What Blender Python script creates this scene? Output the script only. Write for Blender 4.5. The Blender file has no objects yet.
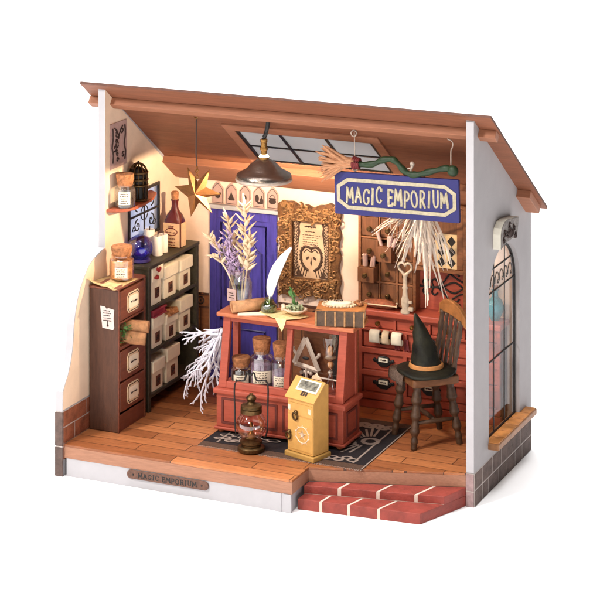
import bpy, bmesh, math, random
from mathutils import Vector, Matrix
from mathutils.geometry import tessellate_polygon
random.seed(7)
S = bpy.context.scene
COL = S.collection
R = math.radians

# ------------------------------------------------------------------ camera, world, lamps, exposure
cd = bpy.data.cameras.new("camera"); cam = bpy.data.objects.new("camera", cd); COL.objects.link(cam)
cam.location = (27.3127, -49.2152, 19.3568)
cam.rotation_euler = (R(90), 0, 0.4163)
cd.sensor_width = 36.0; cd.lens = 133.57; cd.shift_y = -1.035
cd.clip_start = 1.0; cd.clip_end = 2000.0
S.camera = cam

w = bpy.data.worlds.new("World"); S.world = w; w.use_nodes = True
bgn = w.node_tree.nodes['Background']
bgn.inputs['Color'].default_value = (0.96, 0.98, 1.0, 1); bgn.inputs['Strength'].default_value = 0.06

def area(name, loc, target, size, power, col):
    l = bpy.data.lights.new(name, 'AREA'); l.shape = 'SQUARE'; l.size = size; l.energy = power; l.color = col
    o = bpy.data.objects.new(name, l); COL.objects.link(o); o.location = loc
    d = Vector(target) - Vector(loc); o.rotation_euler = d.to_track_quat('-Z', 'Y').to_euler()
    return o
area('key_softbox', (-26, -62, 66), (4.5, 1, 3), 12, 80000, (1.0, 0.95, 0.90))
area('front_softbox', (15, -62, 30), (4.0, 2, 4), 10, 11500, (1.0, 0.88, 0.74))
area('overhead_ground_fill', (-8, 12, 140), (-8, 12, 0), 120, 490000, (1.0, 0.99, 1.0))  # added unseen lamp that keeps the ground white around the house

S.view_settings.view_transform = 'Standard'; S.view_settings.look = 'None'
S.view_settings.exposure = 0.0; S.view_settings.gamma = 1.0
S.render.engine = 'CYCLES'

# ------------------------------------------------------------------ materials
def lin(c):
    return tuple((v/255/12.92 if v/255 <= .04045 else ((v/255+.055)/1.055)**2.4) for v in c)
def mat(name, rgb, rough=.6, metal=0.0, var=.12, scale=6.0, bump=.05, bscale=40.0, spec=.4, stretch=(1, 1, 1), rgb2=None, emit=None, coat=0.0):
    m = bpy.data.materials.new(name); m.use_nodes = True
    nt = m.node_tree; N = nt.nodes; Lk = nt.links; p = N['Principled BSDF']
    c = lin(rgb)
    tc = N.new('ShaderNodeTexCoord'); mp = N.new('ShaderNodeMapping'); mp.inputs['Scale'].default_value = stretch
    Lk.new(tc.outputs['Object'], mp.inputs['Vector'])
    nz = N.new('ShaderNodeTexNoise'); nz.inputs['Scale'].default_value = scale; nz.inputs['Detail'].default_value = 5; nz.inputs['Roughness'].default_value = .62
    Lk.new(mp.outputs[0], nz.inputs['Vector'])
    rp = N.new('ShaderNodeValToRGB')
    c2 = lin(rgb2) if rgb2 else tuple(v*(1-var*1.6) for v in c)
    c1 = c if rgb2 else tuple(min(1, v*(1+var*.7)) for v in c)
    rp.color_ramp.elements[0].color = (*c2, 1); rp.color_ramp.elements[1].color = (*c1, 1)
    rp.color_ramp.elements[0].position = .34; rp.color_ramp.elements[1].position = .66
    Lk.new(nz.outputs['Fac'], rp.inputs['Fac']); Lk.new(rp.outputs['Color'], p.inputs['Base Color'])
    p.inputs['Roughness'].default_value = rough; p.inputs['Metallic'].default_value = metal
    p.inputs['Specular IOR Level'].default_value = spec; p.inputs['Coat Weight'].default_value = coat
    if bump:
        n2 = N.new('ShaderNodeTexNoise'); n2.inputs['Scale'].default_value = bscale; n2.inputs['Detail'].default_value = 3
        Lk.new(mp.outputs[0], n2.inputs['Vector'])
        b = N.new('ShaderNodeBump'); b.inputs['Strength'].default_value = bump*6; b.inputs['Distance'].default_value = .02
        Lk.new(n2.outputs['Fac'], b.inputs['Height']); Lk.new(b.outputs['Normal'], p.inputs['Normal'])
    if emit:
        p.inputs['Emission Color'].default_value = (*lin(emit[0]), 1); p.inputs['Emission Strength'].default_value = emit[1]
    return m
def glass(name, tint=(1, 1, 1), gloss=.10, rough=.03):
    m = bpy.data.materials.new(name); m.use_nodes = True
    nt = m.node_tree; N = nt.nodes; Lk = nt.links
    N.remove(N['Principled BSDF']); out = N['Material Output']
    t = N.new('ShaderNodeBsdfTransparent'); t.inputs['Color'].default_value = (*tint, 1)
    g = N.new('ShaderNodeBsdfGlossy'); g.inputs['Roughness'].default_value = rough; g.inputs['Color'].default_value = (1, 1, 1, 1)
    lw = N.new('ShaderNodeLayerWeight'); lw.inputs['Blend'].default_value = .25
    mr = N.new('ShaderNodeMapRange'); mr.inputs['To Min'].default_value = gloss*.4; mr.inputs['To Max'].default_value = min(1, gloss*5)
    Lk.new(lw.outputs['Facing'], mr.inputs['Value'])
    mx = N.new('ShaderNodeMixShader'); Lk.new(mr.outputs[0], mx.inputs[0]); Lk.new(t.outputs[0], mx.inputs[1]); Lk.new(g.outputs[0], mx.inputs[2])
    Lk.new(mx.outputs[0], out.inputs['Surface'])
    return m
def planks(name, ca, cb, cm, bw, bh, rough=.45):
    m = mat(name, ca, rough=rough, var=.1, bump=0)
    nt = m.node_tree; N = nt.nodes; Lk = nt.links; p = N['Principled BSDF']
    tc = N.new('ShaderNodeTexCoord')
    br = N.new('ShaderNodeTexBrick'); br.inputs['Scale'].default_value = 1.0
    br.inputs['Brick Width'].default_value = bw; br.inputs['Row Height'].default_value = bh; br.inputs['Mortar Size'].default_value = .012
    br.inputs['Color1'].default_value = (*lin(ca), 1); br.inputs['Color2'].default_value = (*lin(cb), 1); br.inputs['Mortar'].default_value = (*lin(cm), 1)
    br.offset = .37
    Lk.new(tc.outputs['Object'], br.inputs['Vector'])
    mp = N.new('ShaderNodeMapping'); mp.inputs['Scale'].default_value = (.7, 9, 9); Lk.new(tc.outputs['Object'], mp.inputs['Vector'])
    nz = N.new('ShaderNodeTexNoise'); nz.inputs['Scale'].default_value = 2.2; nz.inputs['Detail'].default_value = 7; nz.inputs['Roughness'].default_value = .65
    Lk.new(mp.outputs[0], nz.inputs['Vector'])
    mr = N.new('ShaderNodeMapRange'); mr.inputs['From Min'].default_value = .25; mr.inputs['From Max'].default_value = .75; mr.inputs['To Min'].default_value = .62; mr.inputs['To Max'].default_value = 1.22
    Lk.new(nz.outputs['Fac'], mr.inputs['Value'])
    mx = N.new('ShaderNodeMix'); mx.data_type = 'RGBA'; mx.blend_type = 'MULTIPLY'; mx.inputs[0].default_value = 1
    Lk.new(br.outputs['Color'], mx.inputs[6]); Lk.new(mr.outputs[0], mx.inputs[7])
    Lk.new(mx.outputs[2], p.inputs['Base Color'])
    b = N.new('ShaderNodeBump'); b.inputs['Strength'].default_value = .25; b.inputs['Distance'].default_value = .02
    Lk.new(nz.outputs['Fac'], b.inputs['Height']); Lk.new(b.outputs['Normal'], p.inputs['Normal'])
    return m

M = {}
M['ground'] = mat('white_sweep', (250, 250, 250), rough=.9, var=.004, bump=0, spec=.1)
M['plaster'] = mat('cream_plaster', (232, 206, 180), rough=.85, var=.05, scale=1.6, bump=.03, bscale=18)
M['pink_plaster'] = mat('pink_plaster', (240, 212, 192), rough=.85, var=.05, scale=1.6, bump=.03, bscale=18)
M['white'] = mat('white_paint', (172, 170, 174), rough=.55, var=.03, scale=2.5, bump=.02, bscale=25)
M['shaded_white'] = mat('shaded_white_paint', (152, 147, 148), rough=.7, var=.03, scale=2.2, bump=.02, bscale=22)  # white paint with the right wall's shade put into its colour
M['floor'] = planks('orange_planks', (184, 116, 70), (138, 80, 46), (78, 44, 26), 3.1, .43, .36)
M['ply'] = mat('ply_edge', (160, 114, 90), rough=.7, var=.1, scale=5, stretch=(.6, 6, 6))
M['roofwood'] = mat('roof_wood', (124, 74, 50), rough=.6, var=.14, scale=3, stretch=(.35, 5, 5))
M['roofedge'] = mat('burnt_edge', (84, 48, 34), rough=.7, var=.2, scale=6)
M['beam'] = mat('beam_wood', (150, 98, 72), rough=.6, var=.12, scale=3, stretch=(.35, 6, 6))
M['brick'] = mat('brown_brick', (142, 82, 56), rough=.75, var=.28, scale=3.5, bump=.1, bscale=25)
M['darkbrick'] = mat('dark_brick', (98, 80, 74), rough=.8, var=.25, scale=4, bump=.12, bscale=26)
M['mauvebrick'] = mat('mauve_brick', (152, 128, 128), rough=.8, var=.18, scale=5, bump=.1, bscale=26)
M['mortar'] = mat('mortar', (186, 174, 168), rough=.9, var=.1)
M['redbrick'] = mat('red_brick', (140, 58, 48), rough=.6, var=.17, scale=3.5, bump=.06, bscale=20)
M['whitemortar'] = mat('white_mortar', (206, 188, 174), rough=.8, var=.05)
M['red'] = mat('red_lacquer', (166, 76, 56), rough=.5, var=.1, scale=5, stretch=(.6, 4, 4), bump=.03)
M['redtop'] = mat('orange_red_top', (186, 106, 68), rough=.45, var=.12, scale=4, stretch=(.6, 4, 4))
M['reddark'] = mat('red_recess', (104, 46, 38), rough=.55, var=.1)
M['brown'] = mat('brown_wood', (116, 72, 44), rough=.55, var=.2, scale=4, stretch=(4, 4, .6), bump=.05)
M['brown2'] = mat('mid_brown_wood', (134, 84, 52), rough=.55, var=.18, scale=4, stretch=(.7, 4, 4), bump=.05)
M['darkbrown'] = mat('dark_brown_wood', (80, 50, 36), rough=.5, var=.15, scale=4, stretch=(4, 4, .6), bump=.04)
M['filefront'] = mat('reddish_drawer_wood', (116, 64, 46), rough=.5, var=.15, scale=4, stretch=(4, .7, 4), bump=.04)
M['olive'] = mat('dark_olive_wood', (62, 56, 42), rough=.55, var=.18, scale=4, stretch=(3, .6, 3), bump=.04)
M['chair'] = mat('chair_wood', (72, 49, 32), rough=.5, var=.25, scale=6, bump=.06)
M['chairtop'] = mat('chair_seat_wood', (116, 74, 44), rough=.5, var=.22, scale=3.5, stretch=(5, .8, 3), bump=.05)
M['chairrail'] = mat('chair_rail_wood', (142, 92, 50), rough=.45, var=.2, scale=4)
M['black'] = mat('black_iron', (26, 23, 22), rough=.45, var=.15, bump=.04)
M['ink'] = mat('dark_ink', (58, 42, 38), rough=.8, var=.1, bump=0)
M['brass'] = mat('aged_brass', (150, 110, 58), rough=.33, metal=.9, var=.3, scale=8)
M['darkbrass'] = mat('dark_bronze', (96, 74, 46), rough=.38, metal=.85, var=.35, scale=8)
M['gold'] = mat('gold_star_metal', (166, 118, 74), rough=.42, metal=.9, var=.15, scale=3)
M['giltframe'] = mat('gilt_frame', (116, 78, 46), rough=.42, metal=.35, var=.3, scale=9, bump=.15, bscale=26)
M['giltlight'] = mat('gilt_relief', (168, 124, 80), rough=.38, metal=.35, var=.25, scale=9)
M['parchment'] = mat('brown_parchment', (192, 140, 98), rough=.8, var=.25, scale=5)
M['printpaper'] = mat('print_paper', (198, 166, 134), rough=.85, var=.12, scale=4)
M['printink'] = mat('print_ink', (72, 50, 38), rough=.85, var=.2, scale=9, bump=0)
M['paper'] = mat('aged_paper', (226, 200, 164), rough=.85, var=.12, scale=4)
M['pinkpaper'] = mat('pinkish_paper', (182, 150, 142), rough=.85, var=.1, scale=4)
M['note'] = mat('note_paper', (206, 192, 186), rough=.85, var=.06, scale=5)
M['cream'] = mat('cream_paper', (240, 228, 204), rough=.8, var=.05, scale=5)
M['box'] = mat('box_card', (238, 224, 196), rough=.8, var=.05, scale=4)
M['label'] = mat('brown_label', (104, 60, 40), rough=.7, var=.2, scale=12)
M['blue'] = mat('blue_door_paint', (66, 58, 148), rough=.42, var=.2, scale=3, stretch=(5, 5, .7), bump=.04)
M['bluedark'] = mat('blue_moulding', (44, 38, 106), rough=.42, var=.15, scale=3)
M['signblue'] = mat('sign_blue', (38, 38, 102), rough=.6, var=.06, scale=6, bump=.03)
M['signgold'] = mat('sign_gold_paint', (178, 168, 142), rough=.65, var=.12, scale=14)
M['green'] = mat('green_broom_paint', (34, 56, 32), rough=.5, var=.2, scale=7)
M['straw'] = mat('broom_straw', (186, 134, 98), rough=.8, var=.22, scale=9, stretch=(1, 6, 6))
M['tie'] = mat('dark_red_cord', (112, 38, 40), rough=.7, var=.2, scale=15)
M['dried'] = mat('bleached_fibre', (228, 214, 200), rough=.8, var=.12, scale=4)
M['coral'] = mat('white_twig', (214, 212, 222), rough=.7, var=.1, scale=6)
M['wheat'] = mat('wheat_cream', (232, 208, 174), rough=.7, var=.12, scale=6)
M['lav'] = mat('lavender', (186, 160, 190), rough=.7, var=.2, scale=8)
M['yellow'] = mat('ochre_yellow_paint', (198, 150, 80), rough=.5, var=.07, scale=4, bump=.03)
M['yellowdark'] = mat('ochre_plinth', (178, 136, 70), rough=.55, var=.1, scale=3)
M['cork'] = mat('cork', (176, 116, 74), rough=.9, var=.3, scale=12, bump=.2, bscale=40)
M['hat'] = mat('black_felt', (9, 9, 8), rough=.62, var=.35, scale=2.2, rgb2=(34, 33, 20), bump=.07, bscale=18, spec=.25)  # olive second tone paints the felt's sheen into its colour
M['hatband'] = mat('hat_band', (186, 126, 70), rough=.6, var=.15)
M['knit'] = mat('grey_cloth', (126, 104, 90), rough=.95, var=.3, scale=30, bump=.3, bscale=60)
M['rug'] = mat('rug_dark', (27, 19, 22), rough=.95, var=.2, scale=18, bump=.12, bscale=90)
M['rugtan'] = mat('rug_tan', (84, 60, 46), rough=.95, var=.2, scale=18, bump=.12, bscale=90)
M['rugwhite'] = mat('rug_white', (152, 134, 122), rough=.95, var=.15, scale=18, bump=.1, bscale=90)
M['leather'] = mat('book_leather', (82, 60, 42), rough=.5, var=.25, scale=7, bump=.1)
M['cover'] = mat('book_cover', (190, 122, 66), rough=.5, var=.18, scale=4)
M['lace'] = mat('lace', (236, 222, 196), rough=.8, var=.1, scale=10, bump=.1)
M['feather'] = mat('feather', (250, 248, 246), rough=.8, var=.03, scale=8)
M['leaf'] = mat('green_leaf', (84, 130, 66), rough=.6, var=.3, scale=8)
M['moss'] = mat('moss', (88, 96, 58), rough=.9, var=.4, scale=14)
M['shell'] = mat('shell', (226, 200, 172), rough=.4, var=.2, scale=8)
M['winered'] = mat('dark_red_bottle', (92, 34, 28), rough=.2, var=.15, scale=3, coat=.5)
M['winelabel'] = mat('bottle_label', (222, 180, 138), rough=.8, var=.1, scale=5)
M['amber'] = mat('amber_fill', (226, 180, 136), rough=.7, var=.3, scale=9, bump=.1)
M['lavfill'] = mat('lavender_fill', (168, 144, 176), rough=.8, var=.25, scale=11, bump=.1)
M['darkfill'] = mat('dark_fill', (74, 56, 44), rough=.9, var=.3, scale=12, bump=.15)
M['whitewax'] = mat('candle_wax', (240, 228, 212), rough=.45, var=.04, scale=4)
M['redflower'] = mat('red_flower', (150, 36, 34), rough=.7, var=.2, scale=10)
M['redbook'] = mat('red_book', (150, 50, 62), rough=.6, var=.12, scale=6)
M['silver'] = mat('silver_metal', (196, 180, 166), rough=.5, metal=.35, var=.14, scale=8)
M['shade'] = mat('pewter_shade', (150, 138, 128), rough=.24, metal=.9, var=.12, scale=4)
M['bulb'] = mat('bulb', (255, 236, 200), emit=((255, 222, 170), 9.0), bump=0)
M['bone'] = mat('key_bone', (184, 166, 146), rough=.6, var=.12, scale=10)
M['cushion'] = mat('cushion_cloth', (150, 82, 52), rough=.7, var=.3, scale=9, bump=.1)
M['teal'] = mat('teal_glaze', (26, 128, 142), rough=.25, var=.2, scale=6)
M['plaque'] = mat('name_plaque', (102, 70, 56), rough=.6, var=.2, scale=10)
M['tile'] = mat('sill_tile', (184, 122, 66), rough=.4, var=.28, scale=2.4)
M['silledge'] = mat('sill_wood', (142, 96, 60), rough=.5, var=.2, scale=5)
M['stone'] = mat('carved_stone', (128, 120, 116), rough=.8, var=.3, scale=9, bump=.2, bscale=24)
M['stonewhite'] = mat('stone_side', (226, 222, 208), rough=.7, var=.04)
M['checkdark'] = mat('check_black', (34, 28, 26), rough=.5, var=.1)
M['checklight'] = mat('check_cream', (228, 198, 150), rough=.5, var=.1)
M['winpane'] = mat('frosted_blue_pane', (206, 214, 238), rough=.3, var=.06, scale=3, bump=0)
M['frost'] = mat('frosted_acrylic', (176, 174, 172), rough=.5, var=.03, scale=3, bump=0)
M['string'] = mat('cord', (70, 58, 54), rough=.8)
G_clear = glass('clear_glass', (.93, .93, .92), .12)
G_pane = glass('window_glass', (.95, .95, .95), .02)
G_case = glass('case_glass', (.96, .95, .94), .05)
G_blue = glass('blue_glass', (.30, .34, .86), .16)
G_amber = glass('amber_glass', (.98, .90, .80), .14)
G_green = glass('green_glass', (.72, .80, .58), .14)

# ------------------------------------------------------------------ mesh helpers
class G:
    def __init__(s): s.v = []; s.f = []; s.M = Matrix.Identity(4)
    def add(s, vs, fs):
        o = len(s.v); s.v += [s.M @ Vector(p) for p in vs]; s.f += [tuple(i+o for i in f) for f in fs]; return s
    def box(s, x0, x1, y0, y1, z0, z1):
        return s.add([(x0,y0,z0),(x1,y0,z0),(x1,y1,z0),(x0,y1,z0),(x0,y0,z1),(x1,y0,z1),(x1,y1,z1),(x0,y1,z1)],
                     [(3,2,1,0),(4,5,6,7),(0,1,5,4),(1,2,6,5),(2,3,7,6),(3,0,4,7)])
    def prism(s, pts, vec):
        n = len(pts); vec = Vector(vec); a = [Vector(p) for p in pts]; b = [p+vec for p in a]
        return s.add(a+b, [tuple(range(n-1,-1,-1)), tuple(range(n,2*n))]+[(i,(i+1)%n,n+(i+1)%n,n+i) for i in range(n)])
    def holed(s, outer, inner, vec):
        vec = Vector(vec); o = [Vector(p) for p in outer]; i_ = [Vector(p) for p in inner]
        tr = tessellate_polygon([o, i_]); a = o+i_; n = len(a); b = [p+vec for p in a]
        fs = [tuple(t) for t in tr]+[tuple(k+n for k in reversed(t)) for t in tr]
        no = len(o)
        for loop in (range(no), range(no, n)):
            L = list(loop)
            for k in range(len(L)):
                p, q = L[k], L[(k+1) % len(L)]; fs.append((p,q,q+n,p+n))
        return s.add(a+b, fs)
    def lathe(s, prof, c=(0,0,0), seg=20, sx=1, sy=1, rot=None):
        c = Vector(c); vs = []; fs = []; n = len(prof); rot = rot or Matrix.Identity(3)
        for r, z in prof:
            for k in range(seg):
                a = 2*math.pi*k/seg; vs.append(c + rot @ Vector((r*sx*math.cos(a), r*sy*math.sin(a), z)))
        for j in range(n-1):
            for k in range(seg):
                k2 = (k+1) % seg; fs.append((j*seg+k, j*seg+k2, (j+1)*seg+k2, (j+1)*seg+k))
        if prof[0][0] > 1e-4: fs.append(tuple(range(seg-1,-1,-1)))
        if prof[-1][0] > 1e-4: fs.append(tuple((n-1)*seg+k for k in range(seg)))
        return s.add(vs, fs)
    def ball(s, c, r, seg=14, sz=1, sx=1, sy=1, rot=None):
        n = max(6, seg//2)
        return s.lathe([(max(r*math.sin(math.pi*j/n), 1e-5), -r*sz*math.cos(math.pi*j/n)) for j in range(n+1)], c, seg, sx, sy, rot)
    def tube(s, pts, r, seg=8, flat=1.0, closed=False, up=(0,0,1)):
        P = [Vector(p) for p in pts]; n = len(P); rr = r if isinstance(r, (list, tuple)) else [r]*n
        vs = []; fs = []
        for i in range(n):
            if closed: t = (P[(i+1) % n]-P[i-1])
            else: t = (P[min(i+1, n-1)]-P[max(i-1, 0)])
            t.normalize()
            u = Vector(up)
            if abs(t.dot(u)) > .95: u = Vector((0,1,0)) if abs(t.y) < .9 else Vector((1,0,0))
            a = t.cross(u).normalized(); b = a.cross(t).normalized()
            for k in range(seg):
                th = 2*math.pi*k/seg; vs.append(P[i]+a*(rr[i]*math.cos(th))+b*(rr[i]*flat*math.sin(th)))
        m = n if closed else n-1
        for i in range(m):
            j = (i+1) % n
            for k in range(seg):
                k2 = (k+1) % seg; fs.append((i*seg+k, i*seg+k2, j*seg+k2, j*seg+k))
        if not closed: fs += [tuple(range(seg-1,-1,-1)), tuple((n-1)*seg+k for k in range(seg))]
        return s.add(vs, fs)
def build(name, g, m, parent=None, bevel=0.0, smooth=False, local=False, origin=None):
    me = bpy.data.meshes.new(name)
    o0 = Vector(origin) if origin else Vector((0,0,0))
    me.from_pydata([tuple(p-o0) for p in g.v], [], g.f); me.update()
    bm = bmesh.new(); bm.from_mesh(me); bmesh.ops.recalc_face_normals(bm, faces=bm.faces); bm.to_mesh(me); bm.free()
    for mm in (m if isinstance(m, (list, tuple)) else [m]): me.materials.append(mm)
    if smooth:
        me.polygons.foreach_set('use_smooth', [True]*len(me.polygons))
    o = bpy.data.objects.new(name, me); COL.objects.link(o); o.location = o0
    if parent:
        o.parent = parent
        if parent.type == 'EMPTY' and not local: o.matrix_parent_inverse = parent.matrix_basis.inverted()
    if bevel:
        b = o.modifiers.new('bevel', 'BEVEL'); b.width = bevel; b.segments = 2; b.limit_method = 'ANGLE'; b.angle_limit = R(40)
        b.harden_normals = False
    if smooth and smooth != 'all':
        try: me.set_sharp_from_angle(angle=R(42))
        except Exception: pass
    return o
def props(o, label, cat, group=None):
    o['label'] = label; o['category'] = cat
    if group: o['group'] = group
    return o
def thing(name, label, cat, loc, rz=0, group=None):
    o = bpy.data.objects.new(name, None); COL.objects.link(o); o.location = loc; o.rotation_euler = (0,0,rz)
    o.empty_display_size = .1
    return props(o, label, cat, group)
def single(name, g, m, label, cat, origin, group=None, bevel=0.0, smooth=False):
    return props(build(name, g, m, None, bevel, smooth, origin=origin), label, cat, group)
def copy_tree(o, loc=None, rz=None, parent=None):
    c = o.copy(); COL.objects.link(c)
    if parent: c.parent = parent
    if loc is not None: c.location = loc
    if rz is not None: c.rotation_euler = (0,0,rz)
    for ch in list(o.children): copy_tree(ch, parent=c)
    return c
def rotm(rx=0, ry=0, rz=0):
    return (Matrix.Rotation(rz,4,'Z') @ Matrix.Rotation(ry,4,'Y') @ Matrix.Rotation(rx,4,'X'))
def at(x, y, z, rx=0, ry=0, rz=0): return Matrix.Translation((x,y,z)) @ rotm(rx, ry, rz)
def spiral(c, r0, turns, a0, u, v, n=16, grow=0.0, end=.15):
    c = Vector(c); u = Vector(u); v = Vector(v); out = []
    for i in range(n):
        t = i/(n-1); a = a0+turns*2*math.pi*t; r = r0*(1-(1-end)*t); out.append(c+u*(r*math.cos(a))+v*(r*math.sin(a)))
    return out
def bez(p0, p1, p2, p3, n=10):
    p0, p1, p2, p3 = map(Vector, (p0, p1, p2, p3)); out = []
    for i in range(n+1):
        t = i/n; out.append(p0*(1-t)**3+p1*3*t*(1-t)**2+p2*3*t*t*(1-t)+p3*t**3)
    return out
def smoothpath(pts, sub=4):
    P = [Vector(p) for p in pts]; out = []
    for i in range(len(P)-1):
        a = P[max(i-1,0)]; b = P[i]; c = P[i+1]; d = P[min(i+2,len(P)-1)]
        for k in range(sub):
            t = k/sub
            out.append(.5*((2*b)+(c-a)*t+(2*a-5*b+4*c-d)*t*t+(3*b-a-3*c+d)*t**3))
    out.append(P[-1]); return out
def textlines(g, o, u, v, width, heights, r=.012, nrm=(0,-1,0), ragged=.25, words=True):
    """rows of small ink strokes standing for writing too small to read"""
    o = Vector(o); u = Vector(u).normalized(); v = Vector(v).normalized(); n = Vector(nrm)*.004
    for h in heights:
        x = -width/2+random.random()*width*ragged*.3; e = width/2-random.random()*width*ragged
        while x < e:
            l = random.uniform(.04, .10)*width*2
            x2 = min(x+l, e)
            pts = [o+n+u*(x+(x2-x)*k/4)+v*(h+random.uniform(-1,1)*r*.6) for k in range(5)]
            g.tube(pts, r*random.uniform(.5,1), 4, .3 if abs(Vector(nrm).y) < .5 else 1)
            x = x2+width*.04

# ------------------------------------------------------------------ ground
g = G(); g.add([(-500,-300,0),(500,-300,0),(500,700,0),(-500,700,0)], [(0,1,2,3)])
gr = build('ground', g, M['ground']); gr['kind'] = 'structure'

W, D, T, HF, SL, ZF = 10.0, 4.30, .196, 9.03, .705, .77
def roofz(y): return HF-SL*y

# ------------------------------------------------------------------ left wall
lw = thing('left_wall', 'tall white left side wall with a curved wing sweeping down to brick footing', 'wall', (0,0,0))
prof = [(-2.13,0),(-2.13,1.57),(-2.117,2.05),(-1.99,2.25),(-1.874,2.393),(-1.74,2.66),(-1.654,2.941),(-1.61,3.24),(-1.58,3.537),(-1.50,3.83),(-1.407,4.102),(-1.24,4.39),(-1.033,4.624),(-.88,4.77),(-.731,4.873),(-.56,4.935),(-.399,4.975),(-.2,5.03),(0,5.06),(0,HF),(D,roofz(D)),(D,0)]
WIN = [(1.22,4.90),(2.84,4.90),(2.84,6.10),(1.22,6.10)]
g = G(); g.holed([(0,y,z) for y,z in prof], [(0,y,z) for y,z in WIN], (T-.004,0,0)); build('wall_board', g, M['white'], lw)
# inside face is a thin printed lining sheet
inner = [(y+.03 if y < 0 and z > 1.6 else y, z-(.02 if z > 4.8 and y < 0 else 0)) for y,z in prof[1:]]
inner = [(-2.10,1.60)]+[(y,z) for y,z in inner[1:-1]]+[(D-.2,ZF),(-.5,ZF),(-.5,1.60)]
inner = [(min(y,D-.2), min(z, roofz(min(y,D-.2)))) for y,z in inner]
g = G(); g.holed([(T-.004,y,z) for y,z in inner], [(T-.004,y,z) for y,z in WIN], (.006,0,0)); build('wall_lining', g, M['plaster'], lw)
g = G(); g.box(T, T+.004, -2.11, -.5, ZF-.32, 1.57); g.box(-.005,T-.01,-2.138,-2.10,.0,1.565); build('mortar', g, M['mortar'], lw)
g = G()
for (z0,z1,ys) in ((1.19,1.555,(-2.11,-.95,-.5)),(.79,1.16,(-2.11,-1.55,-.5)),(.40,.765,(-2.11,-.9))):
    for a,b in zip(ys[:-1], ys[1:]): g.box(T, T+.012, a+.015, b-.015, z0, z1)
build('brick_facing', g, M['brick'], lw, bevel=.006)
g = G(); g.box(-.012,T+.006,-2.15,-2.095,.0,.70); g.box(-.012,T+.006,-2.15,-2.095,.735,1.55)
build('brick_end', g, M['darkbrick'], lw, bevel=.006)

# ------------------------------------------------------------------ right wall with arched window
rw = thing('right_wall', 'plain shaded white right outer wall with a tall arched window and dark brick footing', 'wall', (10,0,0))
outer = [(W-T,0,0),(W-T,D,0),(W-T,D,roofz(D)),(W-T,0,HF)]
cy, rad = 2.215, 1.16
arch = [(cy-rad,1.16),(cy-rad,4.55)]+[(cy-rad*math.cos(a*math.pi/20), 4.55+1.10*math.sin(a*math.pi/20)) for a in range(1,20)]+[(cy+rad,4.55),(cy+rad,1.16)]
g = G(); g.holed(outer, [(W-T,y,z) for y,z in arch], (T,0,0)); build('wall_board', g, M['shaded_white'], rw)
g = G(); g.box(W-T+.004, W-.004, -.012, .02, .80, HF-.03); build('front_edge', g, M['white'], rw)
g = G(); g.box(W-.01, W+.008, 0, D-.002, 0, .775); g.box(W-T+.004,W-.004,-.016,.0,.0,.775); build('mortar', g, M['mortar'], rw)
g = G()
for (z0,z1,ys) in ((.395,.765,(0,.55,1.30,1.95,2.75,3.45,D)),(.0,.36,(0,.55,.98,1.75,2.3,3.0,3.55,D))):
    for a,b in zip(ys[:-1], ys[1:]): g.box(W+.0, W+.017, a+.024, b-.02, z0, z1)
build('brick_facing', g, M['darkbrick'], rw, bevel=.008)
g = G(); g.box(W-T, W-.001, -.03, .0, .0, .345); g.box(W-T, W-.001, -.03, .0, .375, .77); build('brick_end', g, M['mauvebrick'], rw, bevel=.006)
# window as a part of the wall
xw = W-T+.05
def archpts(off, x): return [(x, cy-(rad-off), 1.16+off)]+[(x, cy-(rad-off)*math.cos(a*math.pi/24), 4.55+(1.10-off)*math.sin(a*math.pi/24)) for a in range(0,25)]+[(x, cy+(rad-off), 1.16+off)]
g = G(); g.holed(archpts(.0,xw), archpts(.055,xw), (.04,0,0)); wf = build('window_frame', g, M['black'], rw)
g = G()
for y in (1.72+.06, 2.53+.06): g.tube([(xw+.02,y,1.2),(xw+.02,y,5.45 if y<2 else 5.55)], .014, 6)
for z, y0, y1 in ((5.15,1.26,3.12),(4.6,1.1,3.33),(2.96,1.1,3.33)): g.tube([(xw+.025,y0,z),(xw+.025,y1,z)], .020, 6)
for k in range(6):
    yc = 1.36+k*.325
    g.tube([(xw+.025, yc-.15*math.cos(a*math.pi/10), 4.76+.24*math.sin(a*math.pi/10)) for a in range(11)], .011, 5)
    g.tube(spiral((xw+.025, yc+.09, 4.74), .07, 1.1, 0, (0,1,0), (0,0,1), 10), .009, 5)
build('glazing_bar', g, M['black'], wf)
g = G(); g.prism(archpts(.03, xw+.012), (.006,0,0)); build('pane', g, G_pane, wf)
sl = G(); sl.box(W-T-.02, W+.27, 1.0, 3.95, 1.02, 1.18); sl = build('window_sill', sl, M['silledge'], rw, bevel=.03)
g = G()
for k in range(6): g.box(W-T+.1, W+.25, 1.04+k*.485, 1.04+k*.485+.445, 1.175, 1.20)
build('sill_tile', g, M['tile'], sl, bevel=.012)
kp = [(1.334,5.715),(1.334,6.08),(1.40,6.22),(1.60,6.33),(1.85,6.345),(2.1,6.31),(2.40,6.27),(2.694,6.226),(2.62,5.95),(2.55,5.72),(2.15,5.80),(1.745,5.80),(1.5,5.76)]
g = G(); g.prism([(W,y,z) for y,z in kp], (.20,0,0)); ks = build('keystone', g, M['stonewhite'], rw, bevel=.015)
g = G(); g.prism([(W+.20, 1.97+(y-1.97)*.985, 6.03+(z-6.03)*.97) for y,z in kp], (.014,0,0)); build('carving', g, M['stone'], ks, bevel=.008)
g = G()
for k in range(9):
    a = R(30+k*15); p = Vector((W+.225, 1.95, 5.86)); d = Vector((0, math.cos(a), math.sin(a)*.75))
    g.tube([p+d*.04, p+d*.2+Vector((.02,.02,0)), p+d*(.36+.06*math.sin(k*2))], [.012,.03,.008], 6)
for (y,z,a0) in ((1.6,6.05,0),(2.3,6.05,2),(1.55,5.9,1),(2.4,5.86,3),(1.95,6.15,.5)): g.tube(spiral((W+.225,y,z), .10, 1.2, a0, (0,1,0), (0,0,1), 12), .018, 6)
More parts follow.
